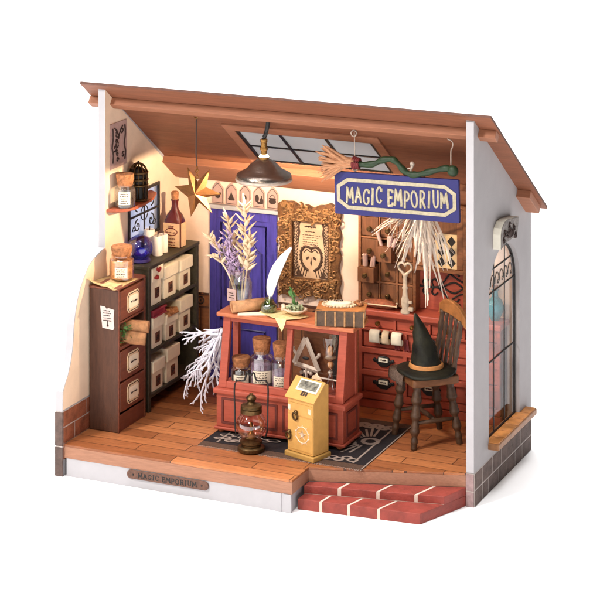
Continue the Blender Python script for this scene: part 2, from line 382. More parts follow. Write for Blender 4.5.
build('carved_leaf', g, M['ink'], ks, smooth=True)

# ------------------------------------------------------------------ back wall
bw = thing('back_wall', 'pinkish cream plaster back wall with a reddish wooden dado', 'wall', (5,4.2,0))
YB = D-.2
g = G(); g.prism([(T+.003,YB,0),(T+.003,YB,roofz(YB)-.01),(T+.003,D-.005,roofz(D)-.01),(T+.003,D-.005,0)], (W-2*T-.006,0,0)); build('wall_board', g, M['pink_plaster'], bw)
g = G()
for x0,x1 in ((T+.004,1.10),(3.14,5.6)):
    g.box(x0,x1,YB-.03,YB-.001,ZF,2.93)
dd = build('dado', g, M['brown2'], bw, bevel=.008)
g = G()
for x0,x1 in ((T+.004,1.10),(3.14,5.6)):
    g.box(x0,x1,YB-.055,YB-.028,2.93,2.99); g.box(x0,x1,YB-.045,YB-.029,2.58,2.63)
    x = x0+.12
    while x < x1-.1:
        g.box(x-.012,x+.012,YB-.036,YB-.029,ZF,2.58); x += .27
build('dado_rail', g, M['darkbrown'], bw)
g = G()
for x in (.86, 3.4, 3.8, 4.2, 4.6, 5.0, 5.4):
    g.tube(spiral((x,YB-.035,2.78), .10, 1.0, 0, (1,0,0), (0,0,1), 14, end=.9), .02, 6); g.ball((x,YB-.035,2.78), .035, 8)
build('rosette', g, M['ink'], bw)

# ------------------------------------------------------------------ floor platform and steps
fp = thing('floor_platform', 'orange plank floor on a raised white base with a brown nameplate', 'floor', (5,0,0))
fpoly = [(T,-2.08),(6.27,-2.08),(6.27,-1.12),(9.806,0),(W-T,D-.2),(T,D-.2)]
g = G(); g.prism([(x,y,ZF-.05) for x,y in fpoly], (0,0,.05)); build('planks', g, M['floor'], fp, bevel=.006)
sk = [(T+.01,-2.08),(6.27,-2.08),(6.27,-1.12),(9.80,0),(9.80,.1),(6.17,-1.02),(6.17,-1.98),(T+.01,-1.98)]
g = G(); g.prism([(x,y+.003,ZF-.33) for x,y in sk], (0,0,.278)); build('fascia', g, M['ply'], fp, bevel=.006)
g = G(); g.prism([(x,y,0) for x,y in [(T+.07,-2.06),(6.21,-2.06),(6.21,-1.12),(9.795,.05),(9.795,D-.25),(T+.07,D-.25)]], (0,0,ZF-.335)); build('base', g, M['white'], fp)
g = G(); g.box(5.72,6.0,-2.075,-2.05,.0,ZF-.34); g.box(6.05,6.24,-2.075,-1.99,.0,ZF-.34); build('corner_block', g, M['white'], fp, bevel=.008)
def rrect(u0,u1,v0,v1,r,n=6):
    out = []
    for cu,cv,a0 in ((u1-r,v0+r,-90),(u1-r,v1-r,0),(u0+r,v1-r,90),(u0+r,v0+r,180)):
        for k in range(n+1):
            a = R(a0+90*k/n); out.append((cu+r*math.cos(a), cv+r*math.sin(a)))
    return out
pl = thing('nameplate', 'small rounded brown nameplate with engraved writing on the front of the base', 'nameplate', (3.03,-2.08,.31))
g = G(); g.prism([(x,-2.065,z) for x,z in rrect(1.95,4.12,.215,.425,.10)], (0,-.05,0)); build('plate', g, M['plaque'], pl, bevel=.01)
for x in (2.12,3.95): g = G(); g.ball((x,-2.115,.32), .022, 8); build('pin', g, M['black'], pl)

# hand painted letters: strokes on a unit square
GL = {
 'M': (1.0, [[(.02,0),(.14,1)],[(.14,1),(.48,.28)],[(.48,.28),(.84,1)],[(.84,1),(.98,0)],[(-.10,0),(.16,0)],[(.82,0),(1.12,0)],[(.02,1),(.18,1)],[(.80,1),(.98,1)]]),
 'A': (.85, [[(.04,0),(.40,1)],[(.40,1),(.82,0)],[(.18,.36),(.68,.36)],[(-.06,0),(.18,0)],[(.68,0),(.95,0)],[(.28,1),(.42,1)]]),
 'G': (.85, [[(.80,.82),(.62,1),(.34,.98),(.10,.74),(.06,.40),(.20,.10),(.48,0),(.74,.14),(.78,.42)],[(.52,.42),(.92,.42)],[(.80,.98),(.80,.74)]]),
 'I': (.42, [[(.21,0),(.21,1)],[(.04,0),(.38,0)],[(.04,1),(.38,1)]]),
 'C': (.80, [[(.76,.78),(.58,1),(.32,.96),(.10,.72),(.06,.38),(.20,.08),(.50,0),(.76,.20)],[(.78,.96),(.76,.72)]]),
 'E': (.75, [[(.14,0),(.14,1)],[(.02,1),(.70,1)],[(.02,0),(.74,0)],[(.14,.52),(.54,.52)],[(.70,1),(.72,.80)],[(.74,0),(.76,.22)],[(.54,.62),(.54,.42)]]),
 'P': (.72, [[(.14,0),(.14,1)],[(.02,1),(.44,1),(.68,.86),(.66,.58),(.42,.44),(.14,.46)],[(.0,0),(.30,0)]]),
 'O': (.92, [[(.46,1),(.18,.86),(.06,.50),(.18,.12),(.46,0),(.74,.12),(.86,.50),(.74,.86),(.46,1)]]),
 'R': (.85, [[(.14,0),(.14,1)],[(.02,1),(.44,1),(.68,.86),(.64,.60),(.40,.48),(.14,.50)],[(.36,.48),(.76,0)],[(.0,0),(.30,0)],[(.68,0),(.90,0)]]),
 'U': (.85, [[(.14,1),(.14,.34),(.26,.06),(.46,0),(.66,.08),(.76,.34),(.76,1)],[(.0,1),(.28,1)],[(.64,1),(.90,1)]]),
}
def letters(g, text, o, u, v, n, height, total, r, wob=.0, depth=.5):
    o, u, v, n = (Vector(a) for a in (o,u,v,n)); gap = .30; sp = .55
    wid = sum((sp if c == ' ' else GL[c][0]+gap) for c in text)-gap; k = total/wid; x = -wid/2
    rnd = random.Random(3)
    for c in text:
        if c == ' ': x += sp; continue
        wd, st = GL[c]; dz = rnd.uniform(-wob,wob); tl = rnd.uniform(-wob,wob)*1.2; hs = 1+rnd.uniform(-wob,wob)*.7
        for j, s_ in enumerate(st):
            pts = [o+u*((x+a+tl*(b-.5))*k)+v*((b*hs-.5+dz)*height)+n*(.002*j) for a,b in s_]
            if len(pts) > 2: pts = smoothpath(pts, 3)
            m_ = len(pts)
            rr = [r*(1.15 if (i in (0,m_-1)) else .95) for i in range(m_)]
            g.tube(pts, rr, 7, 1.0, up=n)
        x += wd+gap
g = G(); g.M = Matrix.Translation((3.035,-2.116,.32)) @ Matrix.Diagonal((1,.35,1,1))
letters(g, 'MAGIC EMPORIUM', (0,0,0), (1,0,0), (0,0,1), (0,-1,0), .105, 1.55, .011, .05)
build('lettering', g, M['black'], pl)

def step(label, name, z0, z1, fl, fr, bl, br, joints):
    st = thing(name, label, 'step', (fl[0],fl[1],z0))
    Fl, Fr, Bl, Br = (Vector((*p,0)) for p in (fl,fr,bl,br))
    g = G(); i_ = .012
    c = (Fl+Fr+Bl+Br)/4
    pts = [p+(c-p).normalized()*i_ for p in (Fl,Fr,Br,Bl)]
    g.prism([(p.x,p.y,z0) for p in pts], (0,0,z1-z0-.008)); build('mortar_bed', g, M['whitemortar'], st)
    js = [0]+joints+[1]
    for k in range(len(js)-1):
        a = js[k]+(.010 if k else 0); b = js[k+1]-(.010 if k < len(js)-2 else 0)
        q = [Fl.lerp(Fr,a), Fl.lerp(Fr,b), Bl.lerp(Br,b), Bl.lerp(Br,a)]
        g = G(); g.prism([(p.x,p.y,z0) for p in q], (0,0,z1-z0)); build('brick', g, M['redbrick'], st, bevel=.012)
step('lower red brick step, the wider one resting on the ground', 'brick_step', 0, .25, (6.28,-1.78),(9.22,-1.51),(6.28,-1.15),(9.80,-.0), [.19,.42,.665])
step('upper red brick step tucked under the edge of the plank floor', 'brick_step', .252, .44, (6.28,-1.42),(9.54,-.76),(6.28,-1.13),(9.80,-.0), [.255,.53,.80])

# ------------------------------------------------------------------ roof
rf = thing('roof', 'sloping brown wooden lean-to roof with skylight and two cross beams', 'roof', (5,2,8))
n_ = Vector((0,SL,1)).normalized(); sl_ = Vector((0,1,-SL)).normalized()
def rp(x, t, h): # t along slope from y=0, h above underside plane
    return Vector((x,0,HF))+sl_*t+n_*h
k_ = math.sqrt(1+SL*SL)
t0, t1 = -.20*k_, 4.13*k_
tw0, tw1 = 1.42*k_, 3.00*k_; xw0, xw1 = 3.10, 6.88
g = G(); g.holed([rp(-.42,t0,0),rp(10.48,t0,0),rp(10.48,t1,0),rp(-.42,t1,0)], [rp(xw0,tw0,0),rp(xw1,tw0,0),rp(xw1,tw1,0),rp(xw0,tw1,0)], n_*.06)
rb = build('roof_board', g, [M['roofwood'], M['roofedge']], rf)
for p in rb.data.polygons:
    if abs(Vector(p.normal).dot(n_)) < .5: p.material_index = 1
def slab(g, x0,x1,ta,tb,h0,h1):
    g.add([rp(x0,ta,h0),rp(x1,ta,h0),rp(x1,tb,h0),rp(x0,tb,h0),rp(x0,ta,h1),rp(x1,ta,h1),rp(x1,tb,h1),rp(x0,tb,h1)],
          [(3,2,1,0),(4,5,6,7),(0,1,5,4),(1,2,6,5),(2,3,7,6),(3,0,4,7)])
g = G(); slab(g, -.44,10.43,.36*k_,.56*k_,-.20,-.002); build('beam', g, M['beam'], rf, bevel=.012)
g = G(); slab(g, -.20,10.35,3.22*k_,4.0*k_,-.20,-.002); build('beam', g, M['beam'], rf, bevel=.012)
skf = G(); slab(skf,2.86,7.10,1.20*k_,1.46*k_,-.05,-.001); slab(skf,2.86,7.10,2.96*k_,3.15*k_,-.05,-.001); slab(skf,2.86,3.12,1.462*k_,2.958*k_,-.05,-.001); slab(skf,6.85,7.10,1.462*k_,2.958*k_,-.05,-.001)
skf = build('skylight_frame', skf, M['beam'], rf, bevel=.008)
g = G()
for a,b in ((1.46,1.50),(2.92,2.96)): slab(g,3.12,6.85,a*k_,b*k_,-.03,.03)
for a,b in ((3.12,3.20),(4.30,4.37),(5.55,5.62),(6.77,6.85)): slab(g,a,b,1.505*k_,2.915*k_,-.03,.03)
slab(g,3.205,6.765,2.20*k_,2.245*k_,-.024,.024); build('glazing_bar', g, M['black'], skf)
for m, mixf, tcol in ((M['frost'], .45, (.62,.62,.63,1)), (M['winpane'], .6, (.70,.76,.90,1))):
  nt = m.node_tree
  tr_ = nt.nodes.new('ShaderNodeBsdfTranslucent'); tr_.inputs['Color'].default_value = tcol
  mx_ = nt.nodes.new('ShaderNodeMixShader'); mx_.inputs[0].default_value = mixf
  nt.links.new(nt.nodes['Principled BSDF'].outputs[0], mx_.inputs[1]); nt.links.new(tr_.outputs[0], mx_.inputs[2]); nt.links.new(mx_.outputs[0], nt.nodes['Material Output'].inputs['Surface'])
g = G(); slab(g,3.13,6.84,1.47*k_,2.95*k_,.0,.012); build('pane', g, M['frost'], skf)

# ------------------------------------------------------------------ hanging lamp
LX, LY = 4.20, .85
lp = thing('pendant_lamp', 'lit pendant lamp with a shallow pewter dome shade on a black cord', 'lamp', (LX,LY,8.44))
g = G(); g.tube(smoothpath([(LX+.12,LY,8.50),(LX+.10,LY,8.3),(LX+.05,LY,8.1),(LX,LY,7.98),(LX,LY,7.82)]), .055, 8); build('cord', g, M['black'], lp, smooth=True)
g = G(); g.lathe([(.0001,.52),(.05,.52),(.09,.50),(.09,.43),(.075,.42),(.075,.30),(.10,.29),(.10,.24),(.075,.22),(.075,.10),(.13,.06),(.13,.0),(.0001,.0)], (LX,LY,7.46), 20); build('socket', g, M['brass'], lp, smooth=True)
g = G(); pr_ = [(.08,7.50),(.12,7.48),(.24,7.42),(.36,7.32),(.44,7.22),(.56,7.16),(.67,7.10),(.70,7.02),(.69,6.97)]
pin = [(r-.02,z-.02) for r,z in reversed(pr_)]
g.lathe([(r,z) for r,z in pr_]+[(.67,6.95)]+pin[1:-1]+[(.08,7.46)], (LX,LY,0), 40); build('shade', g, M['shade'], lp, smooth='all')
g = G(); g.lathe([(.65,6.95),(.695,6.93),(.71,6.97),(.695,7.005),(.65,6.99)], (LX,LY,0), 40); build('rim', g, M['silver'], lp, smooth='all')
g = G(); g.lathe([(.0001,.08),(.085,.07),(.125,.02),(.125,-.02),(.10,-.03),(.0001,-.03)], (LX,LY,7.515), 18); build('lit_collar', g, M['bulb'], lp, smooth=True)
g = G(); g.lathe([(.0001,.0),(.06,-.02),(.10,-.10),(.06,-.17),(.0001,-.19)], (LX,LY,7.40), 14); build('bulb', g, M['bulb'], lp, smooth='all')
pt = bpy.data.lights.new('lamp_light', 'POINT'); pt.energy = 7200; pt.color = (1.0,.76,.50); pt.shadow_soft_size = .10
po = bpy.data.objects.new('lamp_light', pt); COL.objects.link(po); po.location = (LX,LY,7.0)

# ------------------------------------------------------------------ hanging star
st = thing('hanging_star', 'faceted golden star hanging from the roof on a thin cord', 'ornament', (2.27,1.0,6.44))
g = G(); R6 = []
C = Vector((2.27,1.0,6.44)); u = Vector((.97,.24,0)); v = Vector((0,0,1)); nn = Vector((.24,-.97,0))
tips = [(112,.68),(60,.68),(-3,.66),(-52,.66),(-104,.66),(168,.60)]
ring = []
for i,(a,r_) in enumerate(tips):
    a2 = tips[(i+1)%6][0]; a2 = a2 if a2 < a else a2-360
    ring.append(C+u*(r_*math.cos(R(a)))*.98+v*(r_*math.sin(R(a)))); am = (a+a2)/2
    ring.append(C+u*(.27*math.cos(R(am)))+v*(.27*math.sin(R(am))))
vs = ring+[C+nn*.24, C-nn*.24]; fs = []
for i in range(12): fs += [(i,(i+1)%12,12),((i+1)%12,i,13)]
g.add(vs, fs); build('star_body', g, M['gold'], st)
g = G(); g.tube([(2.26,1.0,8.30),(2.25,1.0,7.4),(2.27,1.0,7.1)], .018, 6); build('cord', g, M['string'], st)
g = G()
g.tube([(2.18,1.0,8.40),(2.2,1,8.32),(2.26,1.0,8.28),(2.3,1,8.36)], .018, 6)
for k in range(4): g.tube(spiral((2.27,1.0,7.05-k*.075), .04, 1, k, (1,0,0) if k%2 else (0,1,0), (0,0,1), 10, end=1), .012, 5)
build('chain', g, M['brass'], st)

# ------------------------------------------------------------------ shop sign and broom
sg = thing('shop_sign', 'blue hanging sign board lettered MAGIC EMPORIUM in pale gold', 'sign', (7.71,.9,6.855))
a_ = .0226; SM = at(7.71,.9,6.855,0,-a_,0)
g = G(); g.M = SM; g.prism([(x,.05,z) for x,z in rrect(-1.61,1.61,-.515,.515,.03,3)], (0,-.10,0)); build('board', g, M['signblue'], sg, bevel=.012)
oc = [(-1.25,.335),(1.25,.335),(1.50,.17),(1.50,-.17),(1.25,-.335),(-1.25,-.335),(-1.50,-.17),(-1.50,.17)]
def off(p, d):
    c_ = [];
    for i in range(8):
        p0 = Vector(p[i-1]); p1 = Vector(p[i]); p2 = Vector(p[(i+1)%8]); e1 = (p1-p0).normalized(); e2 = (p2-p1).normalized()
        n1 = Vector((-e1.y,e1.x)); n2 = Vector((-e2.y,e2.x)); b = (n1+n2).normalized(); c_.append(p1+b*(d/b.dot(n1)))
    return c_
g = G(); g.M = SM; g.holed([(q.x,-.052,q.y) for q in off(oc,.045)], [(q.x,-.052,q.y) for q in off(oc,-.045)], (0,-.012,0)); build('border', g, M['signgold'], sg, bevel=.003)
g = G(); g.M = SM @ Matrix.Translation((0.02,-.054,-.01)) @ Matrix.Diagonal((1,.30,1,1)); letters(g, 'MAGIC EMPORIUM', (0,0,0), (1,0,0), (0,0,1), (0,-1,0), .36, 2.62, .028, .10); build('lettering', g, M['signgold'], sg, smooth='all')
for (x,z) in ((6.60,7.34),(8.02,7.40)):
    g = G(); g.tube([(x,.96,z-.2),(x,.96,z+.05)], .02, 6)
    g.tube(spiral((x,.93,z+.10), .06, 1, 0, (1,0,0), (0,0,1), 12, end=1), .018, 6)
    if x > 7: g.tube([(8.02,.96,7.42),(8.08,.98,7.62)], .035, 8); g.ball((8.08,.98,7.66), .06, 8)
    else:
        g.tube([(6.60,.95,7.43),(6.58,.95,8.30)], .012, 5); g.tube(spiral((6.57,.94,8.28), .08, 1, 0, (1,0,0), (0,0,1), 12, end=.8), .016, 6)
    build('hanger', g, M['silver'], sg, smooth=True)

br = thing('broom', 'crooked green-handled broom with tan bristles lying over the sign', 'broom', (7.5,.9,7.6))
hp = smoothpath([(6.70,.88,7.58),(6.83,.88,7.555),(7.115,.88,7.60),(7.324,.88,7.70),(7.558,.88,7.75),(7.714,.88,7.69),(7.895,.88,7.515),(8.075,.88,7.43),(8.307,.88,7.455),(8.614,.88,7.55),(8.946,.88,7.65),(9.13,.88,7.65)], 5)
g = G(); g.tube(hp, [.075+.012*math.sin(i*.9) for i in range(len(hp))], 10)
build('handle', g, M['green'], br, smooth='all')
g = G(); g.ball((9.16,.87,7.61), .14, 14, 1, 1, .8); g.tube(spiral((9.16,.80,7.62), .075, 1, 0, (1,0,0), (0,0,1), 14, end=.3), .02, 6); build('knob', g, M['green'], br, smooth='all')
g = G(); tp = Vector((6.66,.86,7.58))
for i in range(46):
    f_ = i/45; ang = R(150+f_*62)+random.uniform(-.04,.04); L_ = random.uniform(.78,1.0)
    s0 = tp+Vector((-.02, random.uniform(-.09,.09), random.uniform(-.09,.09)))
    d = Vector((math.cos(ang), random.uniform(-.22,.16), math.sin(ang)))
    md = s0+Vector((-.33*L_,0,0))*.6+d*L_*.30
    e = s0+d*L_+Vector((0,0,-.02)); wv = random.uniform(-.05,.05)
    g.tube(bez(s0, s0+Vector((-.2,0,0)), md+Vector((0,0,wv)), e, 6), [.035,.045,.055,.06,.058,.048,.018], 6, .7)
build('bristles', g, M['straw'], br, smooth='all')
g = G()
for k in range(4): g.tube(spiral((6.60+k*.045,.87,7.58), .135-.008*k, 1, 0, (0,1,0), (0,0,1), 16, end=1), .03, 6, closed=False)
build('binding', g, M['tie'], br, smooth='all')
g = G(); g.tube(smoothpath([(9.05,.88,8.44),(9.03,.87,8.36),(9.10,.87,8.34),(9.16,.87,8.27),(9.14,.87,8.16),(9.11,.87,8.08),(9.11,.87,7.75)],4), .014, 6); build('wire_hook', g, M['silver'], br, smooth='all')

# ------------------------------------------------------------------ door, cards, gilt frame
dr = thing('door', 'deep blue panelled door in the back wall', 'door', (2.12,4.06,ZF))
g = G(); g.box(1.145,3.10,YB-.05,YB-.001,ZF+.01,5.28); build('slab', g, M['blue'], dr, bevel=.01)
g = G(); yd = YB-.05
for x0,x1 in ((1.145,1.34),(2.90,3.10)): g.box(x0,x1,yd-.03,yd-.0005,ZF+.01,5.28)
for z0,z1 in ((5.04,5.28),(ZF+.01,1.05)): g.box(1.341,2.899,yd-.028,yd-.0005,z0,z1)
build('stile', g, M['blue'], dr, bevel=.012)
g = G()
def mould(pts, r=.035, closed=True): g.tube([(x,yd-.008,z) for x,z in pts], r, 6, closed=closed)
og = [(1.50,4.90)]+[(2.02,4.90)]+[(2.75,4.90)]
mould([(1.48,4.92),(2.78,4.92),(2.78,2.35),(1.48,2.35)], .03)
up_ = [(1.60,4.2)]+[(1.72,4.25),(1.86,4.45),(2.0,4.66),(2.13,4.72),(2.26,4.66),(2.40,4.45),(2.54,4.25),(2.66,4.2)]
lo_ = [(2.66,3.0),(2.54,2.95),(2.40,2.78),(2.26,2.58),(2.13,2.52),(2.0,2.58),(1.86,2.78),(1.72,2.95),(1.60,3.0)]
mould(up_+lo_, .032); mould([(1.50,2.15),(2.76,2.15),(2.76,1.2),(1.50,1.2)], .03)
build('moulding', g, M['bluedark'], dr, smooth=True)
g = G(); g.ball((2.99,yd-.09,3.0), .055, 12); g.lathe([(.05,0),(.05,.03),(.02,.04),(.02,.09)], (2.99,yd-.03,3.0), 12, rot=rotm(R(90)).to_3x3()); build('handle', g, M['brass'], dr, smooth=True)

g = G(); g.box(1.10,3.17,YB-.16,YB-.001,5.29,5.395); single('picture_ledge', g, M['white'], 'narrow white ledge above the blue door', 'shelf', (2.13,4.05,5.29), bevel=.012)
desc = ['card with a dark bird, leftmost of the five above the blue door','small pinkish card with a dark witch figure, second from the left on the white ledge','card with one dark egg shape, middle of the five above the blue door','card with a dark owl and bottle, fourth from the left above the door','small pinkish card with a dark cauldron, nearest the gilt frame on the white ledge']
for k in range(5):
    x = 1.37+k*.40; y = YB-.02
    c = thing('picture_card', desc[k], 'card', (x,y,5.40), 0, 'little cards on the ledge above the door')
    hw = .165; s_ = [(x-hw,5.40),(x+hw,5.40),(x+hw,5.82),(x+.10,5.90),(x+.03,5.98),(x-.03,5.98),(x-.10,5.90),(x-hw,5.82)]
    g = G(); g.prism([(a,y-.03,b) for a,b in s_], (0,.025,0)); build('card', g, M['pinkpaper'], c, bevel=.004)
    g = G(); yy = y-.032
    g.holed([(x+(a-x)*.86,yy,5.66+(b-5.66)*.88) for a,b in s_], [(x+(a-x)*.80,yy,5.66+(b-5.66)*.83) for a,b in s_], (0,-.004,0))
    g.M = Matrix.Translation((x,yy,5.63)) @ Matrix.Diagonal((1,.15,1,1))
    if k == 0: g.ball((0,0,-.02),.06,10,1,1.3); g.ball((.07,0,.05),.035,8); g.tube([(-.05,0,-.02),(-.12,0,.05)],[.03,.01],5)
    if k == 1: g.lathe([(.09,-.1),(.06,0),(.02,.08),(.0001,.14)],(0,0,0),10); g.ball((0,0,-.06),.07,10,.4,1.5)
    if k == 2: g.ball((0,0,0),.05,10,1.5)
    if k == 3: g.ball((-.05,0,.02),.06,10,1.7); g.lathe([(.045,-.12),(.05,0),(.018,.05),(.018,.1)],(.08,0,0),8); g.ball((.0,0,-.09),.05,8,.7)
    if k == 4: g.ball((0,0,-.02),.09,12,.85,1.2); g.lathe([(.10,.04),(.11,.06),(.09,.07)],(0,0,0),12); g.tube([(-.08,0,.08),(0,0,.16),(.08,0,.08)],.012,5)
    g.M = Matrix.Identity(4)
    build('drawing', g, M['ink'], c)

FX0,FX1,FZ0,FZ1 = 3.17,4.93,3.25,5.62
fr = thing('framed_print', 'ornate carved gilt frame holding an owl print on the back wall', 'framed print', (4.05,4.0,3.25))
op = []
def edge_w(t): return .045*math.sin(t*math.pi*6)
cx_, cz_ = (FX0+FX1)/2, (FZ0+FZ1)/2
for k in range(40):   # top, left to right with crest
    t = k/40; x = FX0+(FX1-FX0)*t; op.append((x, FZ1+.10*math.exp(-((t-.16)/.10)**2)+.12*math.exp(-((t-.80)/.10)**2)-.02+.03*math.sin(t*31)))
for k in range(40): t = k/40; op.append((FX1+.03*math.sin(t*26)-.03*math.sin(t*math.pi), FZ1-(FZ1-FZ0)*t))
for k in range(40): t = k/40; op.append((FX1-(FX1-FX0)*t, FZ0-.07*math.exp(-((t-.2)/.12)**2)-.07*math.exp(-((t-.8)/.12)**2)+.05*math.sin(t*math.pi)+.02*math.sin(t*37)))
for k in range(40): t = k/40; op.append((FX0+.03*math.sin(t*26)+.03*math.sin(t*math.pi), FZ0+(FZ1-FZ0)*t))
IX0,IX1,IZ0,IZ1 = 3.58,4.60,3.72,5.18
g = G(); g.holed([(x,YB-.14,z) for x,z in op], [(IX0,YB-.14,IZ0),(IX1,YB-.14,IZ0),(IX1,YB-.14,IZ1),(IX0,YB-.14,IZ1)], (0,.135,0)); build('moulding', g, M['giltframe'], fr, bevel=.02)
g = G(); rn = random.Random(5)
def onframe(): 
    while True:
        x = rn.uniform(FX0+.06,FX1-.06); z = rn.uniform(FZ0+.0,FZ1+.02)
        if not (IX0-.07 < x < IX1+.07 and IZ0-.07 < z < IZ1+.07): return x,z
for k in range(150):
    x,z = onframe(); r_ = rn.uniform(.05,.13)
    g.tube(spiral((x,YB-.155,z), r_, rn.choice((-1,1))*rn.uniform(.7,1.3), rn.uniform(0,6.3), (1,0,0), (0,0,1), 12), [.030-.0016*i for i in range(12)], 5)
for k in range(26):
    for (a,b) in ((IX0-.06+(IX1-IX0+.12)*k/25, IZ0-.06),(IX0-.06+(IX1-IX0+.12)*k/25, IZ1+.06)): g.ball((a,YB-.145,b), .026, 6)
for k in range(34):
    for a in (IX0-.06,IX1+.06): g.ball((a,YB-.145,IZ0-.06+(IZ1-IZ0+.12)*k/33), .026, 6)
build('carved_relief', g, M['giltlight'], fr, smooth='all')
g = G(); g.box(IX0-.02,IX1+.02,YB-.07,YB-.05,IZ0-.02,IZ1+.02); pg = build('print', g, M['printpaper'], fr)
g = G(); yp = YB-.072; pc = (IX0+IX1)/2
for s_ in (-1,1):
    g.prism([(pc+s_*a,YB-.0705,b) for a,b in ((.51,3.72),(.22,3.74),(.30,3.84),(.36,4.0),(.38,4.3),(.36,4.6),(.31,4.9),(.33,5.05),(.30,5.16),(.51,5.17))], (0,-.002,0))
build('dark_margin', g, M['printink'], pg)
g = G()
for s_ in (-1,1):
    for k in range(17):
        zz = 3.80+k*.082; g.tube(spiral((pc+s_*.44,yp-.002,zz), .042, 1.1*s_, k, (1,0,0), (0,0,1), 9), .010, 5); g.ball((pc+s_*.385,yp-.001,zz+.03), .016, 6, 1, 1, .3)
build('lace_pattern', g, M['printpaper'], pg)
g = G()
for s_ in (-1,1):
    g.tube(smoothpath([(pc+s_*.0,yp,4.50),(pc+s_*.16,yp,4.54),(pc+s_*.27,yp,4.42),(pc+s_*.29,yp,4.22),(pc+s_*.22,yp,4.03),(pc+s_*.08,yp,3.92)],3), .036, 6)
    for j in range(7): a9 = R(70-j*22); g.tube([(pc+s_*(.14+.15*math.cos(a9)),yp,4.27+.24*math.sin(a9)),(pc+s_*(.14+.21*math.cos(a9)),yp,4.27+.31*math.sin(a9))], .018, 5)
    g.tube(smoothpath([(pc+s_*.02,yp,4.40),(pc+s_*.12,yp,4.46),(pc+s_*.20,yp,4.38)],3), .014, 5)
    g.ball((pc+s_*.10,yp,4.24), .05, 10, .62, 1.25, .08, rotm(0,s_*R(38)).to_3x3())
    for j in range(5): g.tube([(pc+s_*(.12+.07*j),yp,3.92+.03*j),(pc+s_*(.16+.08*j),yp,3.76+.01*j)], .014, 5)
g.tube([(pc,yp,4.52),(pc,yp,4.38)], [.03,.008], 6); g.lathe([(.001,-.09),(.03,0),(.012,.06),(.004,.14)], (pc,yp,4.12), 8, 1, .1)
textlines(g, (pc,yp,0), (1,0,0), (0,0,1), .52, [4.60,4.66,4.72,4.78,4.84], .009)
textlines(g, (pc,yp,0), (1,0,0), (0,0,1), .34, [4.93], .016); textlines(g, (pc,yp,0), (1,0,0), (0,0,1), .40, [5.06], .024)
build('owl_drawing', g, M['printink'], pg)

# ------------------------------------------------------------------ left wall: poster, wall shelf, leaded window
X0 = T+.006
po_ = thing('wall_poster', 'curling pinkish poster with dark figures high on the left wall', 'poster', (X0,.65,7.5))
g = G(); g.box(X0,X0+.015,.22,1.10,6.96,8.10); build('sheet', g, M['pinkpaper'], po_)
g = G(); xx = X0+.018
for y in (.34,.98): g.tube(smoothpath([(xx,y,7.1),(xx,y+.04,7.3),(xx,y-.03,7.5),(xx,y+.03,7.75),(xx,y,7.98)],3), .025, 5)
for k in range(10): g.tube(spiral((xx,random.uniform(.42,.9),7.15+k*.08), random.uniform(.04,.11), 1, k, (0,1,0), (0,0,1), 9), .022, 5)
for s_ in (-1,1): g.tube(smoothpath([(xx,.66,7.75),(xx,.66+s_*.12,7.9),(xx,.66+s_*.22,7.98)],3), .022, 5)
build('drawing', g, M['ink'], po_)
wn = thing('leaded_window', 'small pale leaded window with black scrollwork in the left wall', 'window', (X0,2.0,4.9))
yw0,yw1,zw0,zw1 = 1.22,2.84,4.90,6.10
g = G(); g.box(X0-.12,X0-.10,yw0+.001,yw1-.001,zw0+.001,zw1-.001); build('pane', g, M['winpane'], wn)
g = G(); xx = X0+.035
g.holed([(X0+.001,yw0-.04,zw0-.04),(X0+.001,yw1+.04,zw0-.04),(X0+.001,yw1+.04,zw1+.04),(X0+.001,yw0-.04,zw1+.04)], [(X0+.001,yw0+.03,zw0+.03),(X0+.001,yw1-.03,zw0+.03),(X0+.001,yw1-.03,zw1-.03),(X0+.001,yw0+.03,zw1-.03)], (.05,0,0))
ym = (yw0+yw1)/2; g.box(X0+.021,X0+.045,ym-.025,ym+.025,zw0+.03,zw1-.03); g.box(X0+.021,X0+.042,yw0+.03,yw1-.03,5.48,5.53)
build('frame', g, M['black'], wn)
g = G()
for (sy,sz) in ((-1,1),(1,1),(-1,-1),(1,-1)):
    c_ = Vector((xx,ym+sy*.38,5.505+sz*.27))
    g.tube(spiral(c_, .17, 1.3*sy*sz, R(90) if sz<0 else R(-90), (0,1,0), (0,0,1), 18), .018, 5)
    g.tube(spiral(c_+Vector((0,sy*.17,sz*.06)), .10, -1.1*sy*sz, R(200), (0,1,0), (0,0,1), 14), .015, 5)
g.tube(spiral((xx,ym,5.5), .19, 1, 0, (0,1,0), (0,0,1), 18, end=1), .015, 5)
build('scrollwork', g, M['black'], wn)
g = G()
for k in range(5): g.ball((xx+.01,2.52+.06*math.cos(k*1.26),5.86+.05*math.sin(k*1.26)), .04, 8)
build('glass_flower', g, M['redflower'], wn)

g = G(); g.prism([(T+.003,.05,5.93),(.40,.10,5.93),(.62,.26,5.93),(.74,.55,5.93),(.76,1.1,5.93),(.66,1.75,5.93),(.48,2.25,5.93),(T+.003,2.45,5.93)], (0,0,.08))
single('wall_shelf', g, mat('reddish_shelf_wood',(160,82,54),rough=.5,var=.15,stretch=(3,.6,3)), 'reddish wooden ledge on the left wall beneath the poster', 'shelf', (.2,1.2,5.93), bevel=.02, smooth=True)

